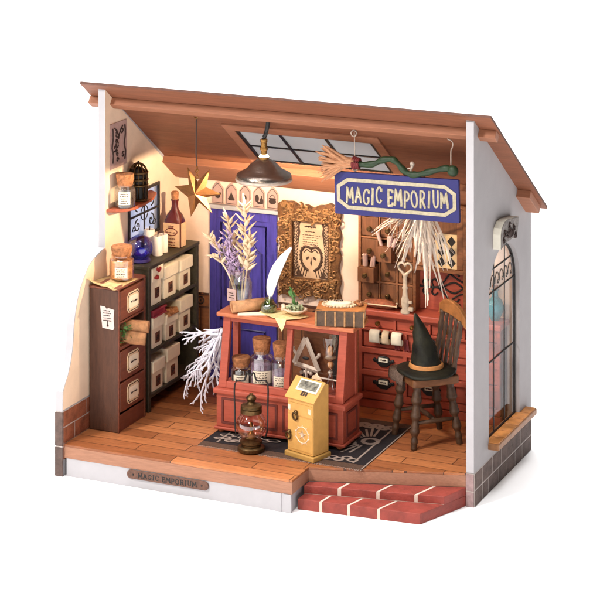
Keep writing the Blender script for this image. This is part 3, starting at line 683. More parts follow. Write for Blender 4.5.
def jar(label, cx, cy, z0, r, h, neck, corkh, fill, fillh, lab=None, labtext=True, glassm=None, group=None, facing=(0.42,-.91), name='corked_jar', sq=1.0):
    t = thing(name, label, 'jar', (cx,cy,z0), 0, group)
    sh = .18*h
    g = G(); g.lathe([(r*.9,0),(r,.03*h),(r,h-sh-.15*h),(r*.97,h-sh),(neck*1.02,h-.12*h),(neck,h-.08*h),(neck*1.14,h-.05*h),(neck*1.14,h),(neck*.95,h),(neck*.92,h-.1*h),(r*.92,h-sh-.01),(r*.93,.05*h),(r*.8,.03*h)], (cx,cy,z0), 22); build('glass', g, glassm or G_clear, t, smooth=True)
    g = G(); g.lathe([(neck*.9,h-.10*h),(neck*1.0,h),(neck*1.12,h+corkh*.5),(neck*1.16,h+corkh),(neck*1.1,h+corkh+.015),(.0001,h+corkh+.015)], (cx,cy,z0), 18); build('cork', g, M['cork'], t, smooth=True)
    if fill:
        g = G(); g.lathe([(.0001,.035*h),(r*.9,.05*h),(r*.9,fillh*.93),(r*.7,fillh),(.0001,fillh*.97)], (cx,cy,z0), 20); build('contents', g, fill, t, smooth=True)
    if lab:
        f = Vector((*facing,0)).normalized(); a0 = math.atan2(f.y,f.x); hw,zl,zh = lab; g = G(); n=10; vs=[]; fs=[]
        for rr in (r*1.005+.004, r*1.005+.012):
            for z in (zl,zh):
                for k in range(n+1): a = a0-hw+2*hw*k/n; vs.append((cx+rr*math.cos(a),cy+rr*math.sin(a),z0+z))
        m_ = n+1
        for k in range(n): fs += [(k,k+1,m_+k+1,m_+k),(2*m_+k,2*m_+k+1,3*m_+k+1,3*m_+k),(m_+k,m_+k+1,3*m_+k+1,3*m_+k),(k,k+1,2*m_+k+1,2*m_+k)]
        fs += [(0,m_,3*m_,2*m_),(n,m_+n,3*m_+n,2*m_+n)]
        g.add(vs,fs); lb = build('label', g, M['cream'], t, smooth=True)
        if labtext:
            g = G()
            nl = max(3,int((zh-zl)/.06))
            for j in range(nl):
                z = zl+(zh-zl)*(j+.7)/(nl+.4); aw = hw*random.uniform(.5,.8); rr = r*1.005+.013
                for q9 in range(4):
                    s0 = a0-aw+2*aw*(q9+.05)/4; s1 = a0-aw+2*aw*(q9+random.uniform(.6,.9))/4
                    g.tube([(cx+rr*math.cos(s0+(s1-s0)*k/5),cy+rr*math.sin(s0+(s1-s0)*k/5),z0+z+random.uniform(-.012,.012)) for k in range(6)], .0075, 4)
            build('writing', g, M['ink'], lb)
    return t
jar('squat glass jar with a fat cork on the left wall ledge', .49, .50, 6.01, .27, .58, .20, .24, M['darkfill'], .13, (.55,.10,.42))
cg = thing('bird_cage', 'small dark domed wire cage standing on the left wall ledge', 'cage', (.44,1.32,6.01))
g = G(); cz = 6.01; cxx, cyy = .46,1.28
g.lathe([(.25,0),(.25,.05),(.0001,.05)], (cxx,cyy,cz), 18)
for k in range(12):
    a = 2*math.pi*k/12; ca, sa = math.cos(a), math.sin(a)
    g.tube([(cxx+.23*ca,cyy+.23*sa,cz+.04),(cxx+.23*ca,cyy+.23*sa,cz+.68)]+[(cxx+.23*ca*math.cos(b*R(15)),cyy+.23*sa*math.cos(b*R(15)),cz+.68+.27*math.sin(b*R(15))) for b in range(1,7)], .017, 5)
build('bars', g, M['darkbrass'], cg, smooth='all')
g = G()
for z in (.36,.50,.68): g.lathe([(.235,z),(.262,z+.02),(.262,z+.05),(.235,z+.07),(.21,z+.05),(.21,z+.02),(.235,z)], (cxx,cyy,cz), 20)
build('band', g, M['darkbrass'], cg, smooth=True)
g = G(); g.lathe([(.19,.05),(.20,.66),(.14,.80),(.0001,.88)], (cxx,cyy,cz), 14); g.ball((cxx,cyy,cz+.97),.035,8); build('lining', g, M['black'], cg)

# ------------------------------------------------------------------ filing cabinet on the left
fc = thing('filing_cabinet', 'narrow dark brown filing cabinet with cream drawer labels by the left wall', 'cabinet', (.63,-.1,ZF))
X1 = 1.05; YA, YE = -.86,.56; ZT = 4.27
g = G(); g.box(T+.03,X1-.03,YA+.001,YA+.07,ZF,ZT); g.box(T+.03,X1-.03,YE-.07,YE,ZF,ZT); g.box(T+.03,T+.09,YA+.071,YE-.071,ZF,ZT); g.box(T+.091,X1-.12,YA+.071,YE-.071,ZF,ZF+.1)
build('carcass', g, M['darkbrown'], fc, bevel=.015)
g = G(); g.box(T+.02,X1,YA-.012,YE+.01,ZT+.001,ZT+.06); build('top', g, M['filefront'], fc, bevel=.02)
g = G(); g.box(X1-.03,X1,YA,YA+.06,ZF,ZT-.001); g.box(X1-.03,X1,YE-.06,YE,ZF,ZT-.001); g.box(X1-.03,X1-.005,YA+.061,YE-.061,ZF+.36,ZF+.42); g.box(X1-.03,X1-.02,YA+.061,YE-.061,ZF,ZF+.36)
g.box(X1-.6,X1-.01,YA+.071,YE-.071,2.78,2.86); g.box(X1-.6,X1-.01,YA+.071,YE-.071,3.43,3.48)
build('face_frame', g, M['filefront'], fc, bevel=.01)
for z0,z1 in ((3.50,4.22),(2.0,2.74),(1.24,1.96)):
    g = G(); g.box(X1-.5,X1+.005,YA+.09,YE-.09,z0,z1); dw = build('drawer', g, M['filefront'], fc, bevel=.025)
    yc, zc = (YA+YE)/2+.02,(z0+z1)/2
    oct_ = [(-.33,-.16),(-.25,-.25),(.25,-.25),(.33,-.16),(.33,.16),(.25,.25),(-.25,.25),(-.33,.16)]
    g = G(); g.prism([(X1+.006,yc+a*.95,zc+b) for a,b in oct_], (.018,0,0)); lb = build('label_plate', g, M['paper'], dw, bevel=.006)
    g = G(); g.prism([(X1+.0245,yc+a*.7,zc+b*.6) for a,b in oct_], (.004,0,0)); build('label_card', g, M['cream'], dw)
    g = G(); textlines(g, (X1+.029,yc,zc), (0,1,0), (0,0,1), .30, [0.0], .03, (1,0,0), .1); g.holed([(X1+.0245,yc+a*.9,zc+b*.88) for a,b in oct_], [(X1+.0245,yc+a*.84,zc+b*.80) for a,b in oct_], (.004,0,0)); build('label_ink', g, M['ink'], dw)
note = thing('paper_note', 'small torn white note pinned to the side of the brown filing cabinet', 'note', (.7,YA,3.6))
g = G(); g.prism([(.54,YA-.002,3.86),(.60,YA-.002,3.33),(.90,YA-.002,3.30),(.93,YA-.002,3.36),(.91,YA-.002,3.58),(.93,YA-.002,3.80),(.76,YA-.002,3.83),(.72,YA-.002,3.80),(.66,YA-.002,3.86)], (0,-.015,0)); build('sheet', g, M['note'], note)
g = G(); textlines(g, (.74,YA-.018,0), (1,0,0), (0,0,1), .24, [3.76,3.70,3.64,3.58,3.52], .011); g.ball((.75,YA-.02,3.40),.03,6); g.tube([(.75,YA-.02,3.40),(.75,YA-.02,3.52)],.012,5); build('writing', g, M['ink'], note)

def roll(label, p0, p1, r, m, group=None, name='paper_roll'):
    p0, p1 = Vector(p0), Vector(p1); t = thing(name, label, 'paper roll', p0, 0, group)
    d = (p1-p0); q = d.to_track_quat('Z','Y').to_matrix().to_4x4(); L_ = d.length
    g = G(); g.M = Matrix.Translation(p0) @ q
    n = 40; vs = []; fs = []
    for z in (0,L_):
        for k in range(n): a = 4.6*math.pi*k/(n-1); rr = r*(1-.07*a/math.pi); vs.append((rr*math.cos(a),rr*math.sin(a),z))
    for k in range(n-1): fs.append((k,k+1,n+k+1,n+k))
    g.add(vs,fs); o = build('sheet', g, m, t, smooth='all')
    sm = o.modifiers.new('thick','SOLIDIFY'); sm.thickness = .02; sm.offset = 0
    g = G(); g.M = Matrix.Translation(p0) @ q; g.lathe([(r*.6,.02),(r*.6,L_-.02)], (0,0,0), 14); build('core', g, M['cork'], t, smooth=True)
    return t
roll('upper brown-edged paper roll poking from the open slot of the filing cabinet', (.5,-.25,3.22), (1.42,.02,3.20), .15, M['parchment'])
roll('lower paper roll poking from the open slot of the filing cabinet', (.5,-.45,3.02), (1.40,-.10,2.93), .16, M['parchment'])
g = G(); rn = random.Random(2)
for k in range(60):
    c_ = Vector((rn.uniform(.85,1.14),rn.uniform(-.70,-.30),rn.uniform(2.9,3.30))); d = Vector((rn.uniform(-1,1),rn.uniform(-1,1),rn.uniform(-.3,1))).normalized()*.12
    s_ = d.cross(Vector((.3,.2,.9))).normalized()*.035; g.add([c_,c_+d*.5+s_,c_+d,c_+d*.5-s_], [(0,1,2,3)])
single('herb_sprig', g, M['leaf'], 'dark green sprig stuffed in the open slot of the filing cabinet', 'plant', (1,-.5,2.87))
g = G(); g.box(T+.05,.95,-.75,-.35,2.861,2.93); single('folded_parcel', g, M['cork'], 'flat brown parcel lying in the open filing cabinet slot', 'parcel', (.6,-.5,2.861), bevel=.01)

# on the cabinet
g = G(); n=14; vs=[]; fs=[]
for i in range(n+1):
    for j in range(9):
        x = .14+.86*i/n; y = -.96+1.05*j/8; e = max(0,(.45-i/n))*.0
        curl = .16*max(0,1-(y+.96)/.35)*max(0,1-i/n*1.2) + .05*math.sin(i*.8+j*.5)*.4
        vs.append((x+.10*j/8, y, ZT+.075+curl+.01*math.sin(i*1.3)))
for i in range(n):
    for j in range(8): fs.append((i*9+j,(i+1)*9+j,(i+1)*9+j+1,i*9+j+1))
g.add(vs,fs); mp_ = single('map_sheet', g, mat('old_map',(206,176,124),rough=.85,var=.3,scale=5,rgb2=(150,120,78)), 'curled old map sheet lying on top of the filing cabinet', 'map', (.6,-.5,ZT+.06), smooth='all')
mp_.modifiers.new('thick','SOLIDIFY').thickness = .012
jar('round amber spice jar standing on the map on the filing cabinet', .72, -.10, ZT+.10, .31, .60, .23, .20, M['amber'], .47, (.5,.08,.34), True, G_amber)

# ------------------------------------------------------------------ dark shelf unit
sh = thing('shelf_unit', 'dark olive shelf unit with stacked card boxes against the left wall', 'shelf', (.6,2.3,ZF))
XS = 1.02; YS0,YS1 = .78,3.62; ZS = 4.47
for y in (YS0,YS1-.13):
    g = G(); g.box(T+.02,XS,y,y+.13,ZF,ZS-.09); build('side_panel', g, M['olive'], sh, bevel=.012)
g = G(); g.box(T+.01,XS+.02,YS0-.02,YS1+.02,ZS-.089,ZS); build('top', g, M['olive'], sh, bevel=.015)
for z in (3.40,2.30,1.20):
    g = G(); g.box(T+.05,XS-.01,YS0+.131,YS1-.131,z-.09,z); build('shelf_board', g, M['olive'], sh, bevel=.012)
g = G(); g.box(T+.02,T+.05,YS0+.131,YS1-.131,ZF,ZS-.09); build('back_panel', g, M['darkbrown'], sh)
def cbox(label, y0, y1, z, h, x1=.98):
    t = thing('card_box', label, 'box', (.66,(y0+y1)/2,z), 0, 'white lidded card boxes on the dark shelf unit')
    hb = h*.62; x0 = x1-.58
    g = G(); g.prism([(x0,y0+.02,z),(x1-.02,y0+.02,z),(x1-.02,y1-.02,z),(x0,y1-.02,z)], (0,0,hb)); build('body', g, M['box'], t, bevel=.008)
    g = G(); g.box(x0-.02,x1+.035,y0-.025,y1+.025,z+hb-.02*h,z+h*.97); o = build('lid', g, M['box'], t, bevel=.022)
    yc = (y0+y1)/2+.02; zc = z+hb*.45; g = G(); g.box(x1-.019,x1-.008,yc-.115,yc+.115,zc-.13,zc+.13); lb = build('label', g, M['label'], t)
    g = G(); g.tube(spiral((x1-.005,yc,zc), .07, 1, 0, (0,1,0), (0,0,1), 12, end=.6), .012, 5); g.tube([(x1-.005,yc-.08,zc-.06),(x1-.005,yc+.08,zc+.07)], .012, 5); build('emblem', g, M['ink'], lb)
    return t
cbox('white card box with red flowers on its lid, top shelf nearest the filing cabinet', 1.02,1.60,3.402,1.0)
cbox('white lidded card box in the middle of the top shelf of the dark unit', 1.72,2.42,3.402,.86)
cbox('white lidded card box at the far back end of the top shelf', 2.62,3.27,3.402,.82)
cbox('white card box under the red book, middle shelf of the dark unit', 1.05,1.65,2.302,.84)
cbox('white card box with a brown bundle on its lid, middle shelf', 1.80,2.42,2.302,.70)
cbox('white lidded card box at the far back end of the middle shelf', 2.62,3.27,2.302,.88)
cbox('pinkish lidded card box on the bottom shelf nearest the filing cabinet', 1.07,1.68,1.202,.80)
cbox('pinkish lidded card box further back on the bottom shelf', 1.86,2.54,1.202,.92)
g = G()
for k in range(9): g.ball((.97+random.uniform(-.02,.07),1.12+random.uniform(0,.30),4.12+random.uniform(-.10,.26)), random.uniform(.035,.065), 8)
single('red_flowers', g, M['redflower'], 'cluster of dark red flowers on the front of the first white box', 'flowers', (.98,1.2,4.1), smooth='all')
bk = thing('red_book', 'small red book lying on a white box on the middle shelf', 'book', (.8,1.35,3.12))
g = G(); g.box(.45,1.06,1.02,1.72,3.10,3.14); g.box(.45,1.06,1.02,1.72,3.25,3.29); g.box(.45,.49,1.02,1.72,3.141,3.249); build('cover', g, M['redbook'], bk, bevel=.01)
g = G(); g.box(.491,1.02,1.04,1.70,3.141,3.249); build('pages', g, M['redbook'], bk)
g = G()
for k in range(7): g.tube([(.70,1.90+k*.07,2.98),(1.0,1.88+k*.08,3.03+.05*math.sin(k)),(1.04,1.9+k*.07,2.93)], .05, 6)
single('root_bundle', g, M['cork'], 'brown bundle of roots on a white box on the middle shelf', 'bundle', (.9,2.1,2.97), smooth='all')

# on top of the shelf unit
ob = thing('crystal_ball', 'blue glass crystal ball on a low purple ring stand', 'crystal ball', (.56,1.17,ZS))
g = G(); g.ball((.57,1.16,ZS+.36), .33, 28); build('sphere', g, G_blue, ob, smooth='all')
g = G(); g.ball((.57,1.16,ZS+.22), .20, 16, .7); build('swirl', g, mat('blue_swirl',(52,96,190),rough=.3,rgb2=(60,40,150),scale=4), ob, smooth='all')
g = G(); g.lathe([(.24,0),(.27,.03),(.25,.09),(.20,.10),(.18,.05),(.18,0)], (.57,1.16,ZS+.001), 24); build('stand', g, mat('purple_stand',(52,40,110),rough=.4), ob, smooth=True)
for i,(x,y,h,r_,lb) in enumerate(((.68,1.92,.50,.135,'front white pillar candle beside the crystal ball'),(.66,2.27,.46,.125,'white pillar candle between the front candle and the wine-red bottle'),(.40,2.0,.62,.14,'tall white pillar candle at the back beside the leaded window'))):
    t = thing('candle', lb, 'candle', (x,y,ZS), 0, 'white candles on the shelf unit')
    g = G(); g.lathe([(r_,0),(r_,h-.02),(r_*.9,h),(r_*.7,h-.01),(.0001,h-.03)], (x,y,ZS+.001), 18); build('wax', g, M['whitewax'], t, smooth=True)
    g = G(); g.tube([(x,y,ZS+h-.03),(x+.01,y,ZS+h+.08)], .014, 5); build('wick', g, M['ink'], t)
wb = thing('wine_bottle', 'dark red square-shouldered bottle with a cork and printed label', 'bottle', (.72,2.9,ZS))
bx,by = .68,2.90
def rsq(h, s, r): return [(bx+a, by+b, ZS+h) for a,b in rrect(-s*1.12,s*1.12,-s*.85,s*.85,r*s,4)]
g = G(); lv = [(0,.20,.45),(.02,.22,.45),(.68,.22,.45),(.84,.18,.7),(.97,.10,.85),(1.05,.08,.84),(1.18,.08,.84),(1.20,.095,.84),(1.24,.095,.84)]
rows = [rsq(*a) for a in lv]; nn_ = len(rows[0]); fs=[]
for j in range(len(rows)-1):
    for k in range(nn_): k2=(k+1)%nn_; fs.append((j*nn_+k,j*nn_+k2,(j+1)*nn_+k2,(j+1)*nn_+k))
fs += [tuple(range(nn_-1,-1,-1)), tuple((len(rows)-1)*nn_+k for k in range(nn_))]
g.add([p for r_ in rows for p in r_], fs); build('body', g, M['winered'], wb, smooth=True)
g = G(); g.lathe([(.07,1.20),(.09,1.25),(.10,1.42),(.08,1.44),(.0001,1.44)], (bx,by,ZS), 14); build('cork', g, M['cork'], wb, smooth=True)
g = G(); g.box(bx-.235,bx+.235,by-.200,by-.190,ZS+.03,ZS+.64); g.box(bx+.249,bx+.257,by-.13,by+.13,ZS+.03,ZS+.64); lb = build('label', g, M['winelabel'], wb)
g = G(); yl = by-.204
textlines(g,(bx,yl,0),(1,0,0),(0,0,1),.36,[ZS+.08,ZS+.15,ZS+.24,ZS+.40],.014); g.tube(spiral((bx,yl,ZS+.42),.13,1,0,(1.3,0,0),(0,0,.7),18,end=1),.010,5); textlines(g,(bx,yl,0),(1,0,0),(0,0,1),.2,[ZS+.52,ZS+.57],.014); build('writing', g, M['tie'], lb)
# ------------------------------------------------------------------ red dresser on the back wall
ds = thing('red_dresser', 'long red dresser of many drawers along the back wall', 'dresser', (7.55,3.7,ZF))
DX0,DX1,DY = 5.66,9.46,3.45
g = G(); g.box(DX0,DX1,DY+.12,YB-.04,ZF+.2,3.13); g.box(DX0+.02,DX1-.02,DY+.10,YB-.04,ZF,ZF+.2)
build('carcass', g, M['reddark'], ds, bevel=.01)
g = G(); g.box(DX0-.05,DX1+.05,DY-.08,YB-.035,3.131,3.29); build('top', g, M['red'], ds, bevel=.03)
cols = [(5.75,6.88),(6.98,8.16),(8.26,9.38)]; rows_ = [(2.30,2.74),(1.73,2.17),(1.16,1.60)]; small = [(5.75,6.62),(6.68,7.56),(7.62,8.48),(8.54,9.38)]
g = G()
for x0,x1 in ((DX0,5.75),(6.88,6.98),(8.16,8.26),(9.38,DX1)): g.box(x0,x1,DY,DY+.118,1.16,2.74)
g.box(DX0,DX1,DY-.001,DY+.117,1.0,1.16); g.box(DX0,DX1,DY-.001,DY+.117,1.60,1.73); g.box(DX0,DX1,DY-.001,DY+.117,2.17,2.30); g.box(DX0,DX1,DY-.001,DY+.117,2.74,2.80)
g.box(DX0,DX1,DY,DY+.116,3.07,3.13)
for x0,x1 in ((DX0,5.75),(6.62,6.68),(7.56,7.62),(8.48,8.54),(9.38,DX1)): g.box(x0,x1,DY,DY+.116,2.80,3.07)
build('face_frame', g, M['red'], ds, bevel=.008)
g = G(); g.box(DX0-.02,DX1+.02,DY+.0,DY+.09,ZF+.001,ZF+.20); build('plinth', g, M['red'], ds, bevel=.01)
def pull(x, z, parent):
    g = G(); y = DY+.075
    g.prism([(x+a,y,z+b) for a,b in ((-.30,.03),(-.27,.075),(-.22,.075),(-.19,.04),(-.165,.06),(-.15,.12),(-.08,.145),(.08,.145),(.15,.12),(.165,.06),(.19,.04),(.22,.075),(.27,.075),(.30,.03),(.27,-.02),(.21,-.02),(.17,-.07),(.09,-.13),(-.09,-.13),(-.17,-.07),(-.21,-.02),(-.27,-.02))], (0,-.06,0)); h = build('handle', g, M['black'], parent, bevel=.02)
    g = G(); g.box(x-.125,x+.125,y-.074,y-.061,z+.0,z+.10); build('label', g, M['cream'], h)
    g = G(); textlines(g,(x,y-.076,z+.05),(1,0,0),(0,0,1),.17,[0.0],.018,(0,-1,0),.1); build('writing', g, M['ink'], h)
for ci,(x0,x1) in enumerate(cols):
    for ri,(z0,z1) in enumerate(rows_):
        g = G(); g.box(x0+.012,x1-.012,DY+.075,DY+.5,z0+.012,z1-.012); d_ = build('drawer', g, M['red'], ds, bevel=.015)
        pull((x0+x1)/2+.02,(z0+z1)/2+.02,d_)
for x0,x1 in small:
    g = G(); g.box(x0+.01,x1-.01,DY+.06,DY+.5,2.81,3.06); d_ = build('drawer', g, M['red'], ds, bevel=.012)
    xc = (x0+x1)/2; g = G(); g.lathe([(.05,0),(.025,.03),(.025,.06),(.06,.09),(.045,.12),(.0001,.13)], (xc,DY+.06,2.94), 12, rot=rotm(R(90)).to_3x3()); build('handle', g, M['brass'], d_, smooth=True)
# rolled cloths on the first big pull
for i,(x,w_,lb) in enumerate(((6.16,.16,'wide cream cloth roll hung over the top left drawer handle of the red dresser'),(6.46,.10,'thin cream cloth roll between the other two on the dresser handle'),(6.76,.15,'cream cloth roll with two dark ribbons, nearest the witch hat'))):
    t = thing('cloth_roll', lb, 'cloth', (x,DY-.12,2.62), 0, 'cloth rolls on the dresser handle')
    g = G(); w2 = .125 if i != 1 else .08; n9 = 14
    pr9 = [(DY-.02,2.76),(DY-.08,2.79),(DY-.15,2.76),(DY-.17,2.68),(DY-.16,2.55),(DY-.12,2.49),(DY-.07,2.52),(DY-.07,2.58),(DY-.11,2.60)]
    pr9 = smoothpath([(0,a9,b9) for a9,b9 in pr9], 3)
    vs9 = [(x+sg*w2+.03*sg*(k9/len(pr9)),p9.y,p9.z) for k9,p9 in enumerate(pr9) for sg in (-1,1)]
    g.add(vs9, [(2*k9,2*k9+1,2*k9+3,2*k9+2) for k9 in range(len(pr9)-1)]); o9 = build('roll', g, M['paper'] if i==1 else M['cream'], t, smooth='all'); m9 = o9.modifiers.new('thick','SOLIDIFY'); m9.thickness = .03; m9.offset = 0
    if i == 2:
        g = G()
        for dx in (-.06,.20): g.prism([(x+dx-.06,DY-.01,2.62),(x+dx+.06,DY-.01,2.62),(x+dx+.10,DY-.02,2.33),(x+dx+.03,DY-.02,2.36),(x+dx-.03,DY-.02,2.31)], (0,.012,0))
        build('ribbon', g, M['tie'], t)

# hutch: apothecary drawers and niche
hu = thing('apothecary_hutch', 'brown hutch of little knobbed drawers with a red scrollwork niche, standing on the dresser', 'cabinet', (7.0,3.9,3.29))
HY = 3.72; HB = YB-.04
g = G(); rz_ = [3.36,3.92,4.48,5.04,5.60,6.02]; cxs = [(5.63,6.10),(6.16,6.58),(6.64,7.04)]
g.box(5.54,5.62,HY,HB,3.292,6.08); g.box(6.105,6.155,HY,HB,3.37,6.0); g.box(6.585,6.635,HY,HB,3.37,6.0); g.box(7.045,7.13,HY-.01,HB,3.292,6.08)
g.box(8.40,8.50,HY-.01,HB,3.292,6.08)
for z in rz_: g.box(5.621,7.044,HY+.004,HB-.001,z-.03,z+.02)
g.box(7.131,8.399,HY,HB-.001,4.34,4.44); g.box(7.131,8.399,HY+.004,HB-.001,5.98,6.08)
build('frame', g, M['brown2'], hu, bevel=.01)
g = G(); g.box(5.60,8.42,HB-.03,HB-.002,3.32,6.0); build('back_panel', g, M['darkbrown'], hu)
g = G(); g.box(7.135,8.395,HB-.05,HB-.031,3.295,4.34); build('niche_panel', g, M['red'], hu)
for ci,(x0,x1) in enumerate(cxs):
    for ri in range(5):
        z0,z1 = rz_[ri]+.035, rz_[ri+1]-.045
        pulled = .24 if (ci,ri) in ((0,1),(1,2)) else 0
        y0 = HY+.02-pulled*1.3; g = G(); g.box(x0+.012,x1-.012,y0,HB-.06,z0,z1-(.10 if pulled else 0)); d_ = build('drawer', g, M['brown'], hu, bevel=.012)
        xc,zc = (x0+x1)/2,(z0+z1)/2-.05; g = G(); g.lathe([(.055,0),(.03,.03),(.05,.07),(.065,.10),(.04,.12),(.0001,.115)], (xc,y0,zc), 12, rot=rotm(R(90)).to_3x3()); build('handle', g, M['darkbrass'], d_, smooth=True)
g = G(); g.box(7.15,7.62,HY+.03,HB-.06,4.45,5.97); g.box(8.22,8.39,HY+.03,HB-.06,4.45,5.97); build('door_stile', g, M['brown2'], hu, bevel=.012)
g = G(); g.box(7.621,8.219,HY+.05,HB-.06,4.45,5.32); cp = build('chequer_panel', g, M['checklight'], hu)
g = G(); g.box(7.621,8.219,HY+.04,HB-.06,5.325,5.97); build('door_panel', g, M['brown'], hu, bevel=.01)
g = G()
for i in range(2):
    for j in range(3):
        xc = 7.80+i*.27; zc = 4.60+j*.27; g.prism([(xc-.115,HY+.049,zc),(xc,HY+.049,zc-.13),(xc+.115,HY+.049,zc),(xc,HY+.049,zc+.13)], (0,-.006,0))
build('chequer', g, M['checkdark'], cp)
g = G(); yn = HB-.06
def sc(p, r=.026): g.tube(smoothpath([(x,yn,z) for x,z in p],4), r, 6)
sc([(6.98+.15,3.88),(7.40,3.87),(7.75,3.90)], .03)
for s_ in (-1,1):
    sc([(7.28,3.87),(7.22,3.87+s_*.12),(7.30,3.87+s_*.20),(7.38,3.87+s_*.16)]); sc([(7.50,3.88),(7.46,3.88+s_*.14),(7.54,3.88+s_*.20),(7.62,3.88+s_*.13)])
    sc([(7.62,3.88),(7.80,3.90+s_*.16),(7.95,3.92+s_*.34),(8.12,3.93+s_*.36),(8.20,3.93+s_*.28)]); sc([(8.05,3.93+s_*.36),(8.10,3.93+s_*.46),(8.22,3.93+s_*.42)])
    sc([(7.95,3.92+s_*.34),(8.20,3.93+s_*.18),(8.36,3.93+s_*.14)])
sc([(8.36,4.07),(8.31,3.93),(8.36,3.79)]); sc([(7.75,3.90),(8.05,4.05),(8.31,3.93)]); sc([(7.75,3.90),(8.05,3.78),(8.31,3.93)])
build('scrollwork', g, M['black'], hu, smooth='all')

def bundle(name, label, c, n, h, m, spread=.12):
    g = G(); rn = random.Random(hash(label)%99)
    for k in range(n):
        p = Vector(c)+Vector((rn.uniform(-spread,spread),rn.uniform(-.04,.06),0)); d = Vector((rn.uniform(-.25,.25),rn.uniform(-.1,.1),1))*h*rn.uniform(.7,1)
        g.tube([p,p+d], rn.uniform(.03,.055), 7)
    return single(name, g, m, label, 'rolls', c, smooth=True)
def rolls(label, c, specs, m):
    g = G()
    for dx,tilt,h,r_ in specs: g.tube([Vector(c)+Vector((dx,0,0)), Vector(c)+Vector((dx+tilt,0,h))], r_, 10); g.ball(Vector(c)+Vector((dx+tilt,0,h)), r_*1.1, 8, .5)
    return single('paper_rolls', g, m, label, 'rolls', c, smooth=True)
rolls('two pale paper rolls standing in the pulled-out drawer of the first hutch column', (5.86,HY-.12,4.25), ((-.07,-.01,.36,.07),(.08,.06,.30,.05),(.15,.03,.34,.035)), M['pinkpaper'])
rolls('pale rolls standing in the pulled-out drawer of the second hutch column', (6.37,HY-.12,4.80), ((-.10,-.14,.40,.045),(.08,.02,.32,.075),(.15,.1,.28,.05)), M['pinkpaper'])

# cushion, key, teal flask on the dresser
g = G(); n=12; vs=[]; fs=[]
q = [Vector((5.74,3.42,3.30)),Vector((6.70,3.44,3.30)),Vector((6.62,3.70,3.30)),Vector((5.78,3.70,3.30))]
for s_ in (1,-1):
    for i in range(n+1):
        for j in range(n+1):
            a,b = i/n,j/n; p = q[0].lerp(q[1],a).lerp(q[3].lerp(q[2],a),b); hgt = (math.sin(math.pi*a)*math.sin(math.pi*b))**.45 if 0<i<n and 0<j<n else 0
            vs.append(p+Vector((0,0,.12+s_*.12*hgt)))
N1=(n+1)*(n+1)
for s_ in (0,1):
    for i in range(n):
        for j in range(n): k=s_*N1+i*(n+1)+j; fs.append((k,k+n+1,k+n+2,k+1))
g.add(vs,fs); cu = thing('cushion', 'flat rust-red cushion with a pale trim in front of the hutch drawers', 'cushion', (6.2,3.55,3.29)); build('pad', g, M['cushion'], cu, smooth='all')
g = G(); g.tube([p+Vector((0,0,.12)) for p in q], .018, 6, closed=True)
for p in q: g.ball(p+Vector((0,0,.12)), .032, 8)
build('trim', g, M['paper'], cu)
ky = thing('heart_key', 'big pale heart-topped key ornament upright on the dresser', 'ornament', (6.93,3.42,3.29))
g = G(); kx,kyy = 6.95,3.42
g.lathe([(.12,0),(.12,.06),(.08,.12),(.10,.20),(.105,.36),(.075,.42),(.06,.60),(.085,.64),(.058,.70),(.05,.92),(.08,.98),(.04,1.02)], (kx,kyy,3.29), 12, 1, .55); build('shaft', g, M['bone'], ky, smooth=True)
g = G(); hh = []
for k in range(24):
    a = 2*math.pi*k/24; hh.append((kx+.185*16*math.sin(a)**3/16*1.0, kyy, 4.43+.155*(13*math.cos(a)-5*math.cos(2*a)-2*math.cos(3*a)-math.cos(4*a))/13))
g.tube(hh, .034, 8, closed=True); build('bow', g, M['bone'], ky, smooth='all')
g = G(); g.box(kx+.08,kx+.22,kyy-.03,kyy+.05,3.36,3.46); g.box(kx+.08,kx+.19,kyy-.03,kyy+.05,3.55,3.62); build('bit', g, M['bone'], ky, bevel=.02)
tf = thing('teal_flask', 'round teal flask on the dresser seen through the arched window', 'flask', (9.25,3.8,3.29))
g = G(); g.lathe([(.10,0),(.12,.03),(.22,.24),(.23,.36),(.17,.50),(.08,.58),(.07,.72),(.10,.76),(.0001,.76)], (9.22,3.80,3.29), 20); build('flask', g, M['teal'], tf, smooth=True)
g = G(); g.lathe([(.06,.76),(.08,.86),(.0001,.88)], (9.22,3.80,3.29), 12); build('stopper', g, M['cork'], tf, smooth=True)

# ------------------------------------------------------------------ bleached dried bundle hanging behind the sign
db = thing('dried_bundle', 'hanging bunch of bleached dried fibres fanning out below the sign', 'dried plant', (7.62,2.6,6.5))
g = G(); rn = random.Random(11); tie = Vector((7.72,2.6,6.45))
for k in range(70):
    f_ = rn.random(); ang = -1.12+f_*1.72; Lk_ = rn.uniform(1.0,1.95)
    if .02 < ang < .36 and rn.random() < .45: Lk_ = rn.uniform(2.1,2.75)
    e = tie+Vector((math.sin(ang)*Lk_*.85, rn.uniform(-.35,.35), -math.cos(ang)*Lk_))
    s0 = tie+Vector((rn.uniform(-.16,.16),rn.uniform(-.10,.10),rn.uniform(-.05,.1)))
    pts = bez(s0, s0+Vector((math.sin(ang)*.25,0,-.4)), (s0+e)/2+Vector((rn.uniform(-.26,.26),rn.uniform(-.12,.12),rn.uniform(0,.2))), e, 7)
    r_ = rn.uniform(.020,.038); g.tube(pts, [r_*.7,r_,r_*1.2,r_*1.25,r_*1.2,r_,r_*.8,r_*.35], 4, .45)
    if rn.random() < .7:
        b = pts[4]; g.tube([b, b+(e-s0).normalized()*.3+Vector((rn.uniform(-.15,.15),0,0)), b+(e-s0).normalized()*.6+Vector((rn.uniform(-.25,.25),0,0))], [r_*.7,r_*.8,r_*.3], 4, .5)
build('fibres', g, M['dried'], db)
g = G(); g.tube([tie+Vector((0,0,.0)), tie+Vector((0,.2,.72))], .02, 6)
for k in range(3): g.tube(spiral(tie+Vector((0,0,-.05-.04*k)), .17, 1, 0, (1,0,0), (0,1,0), 14, end=1), .028, 6)
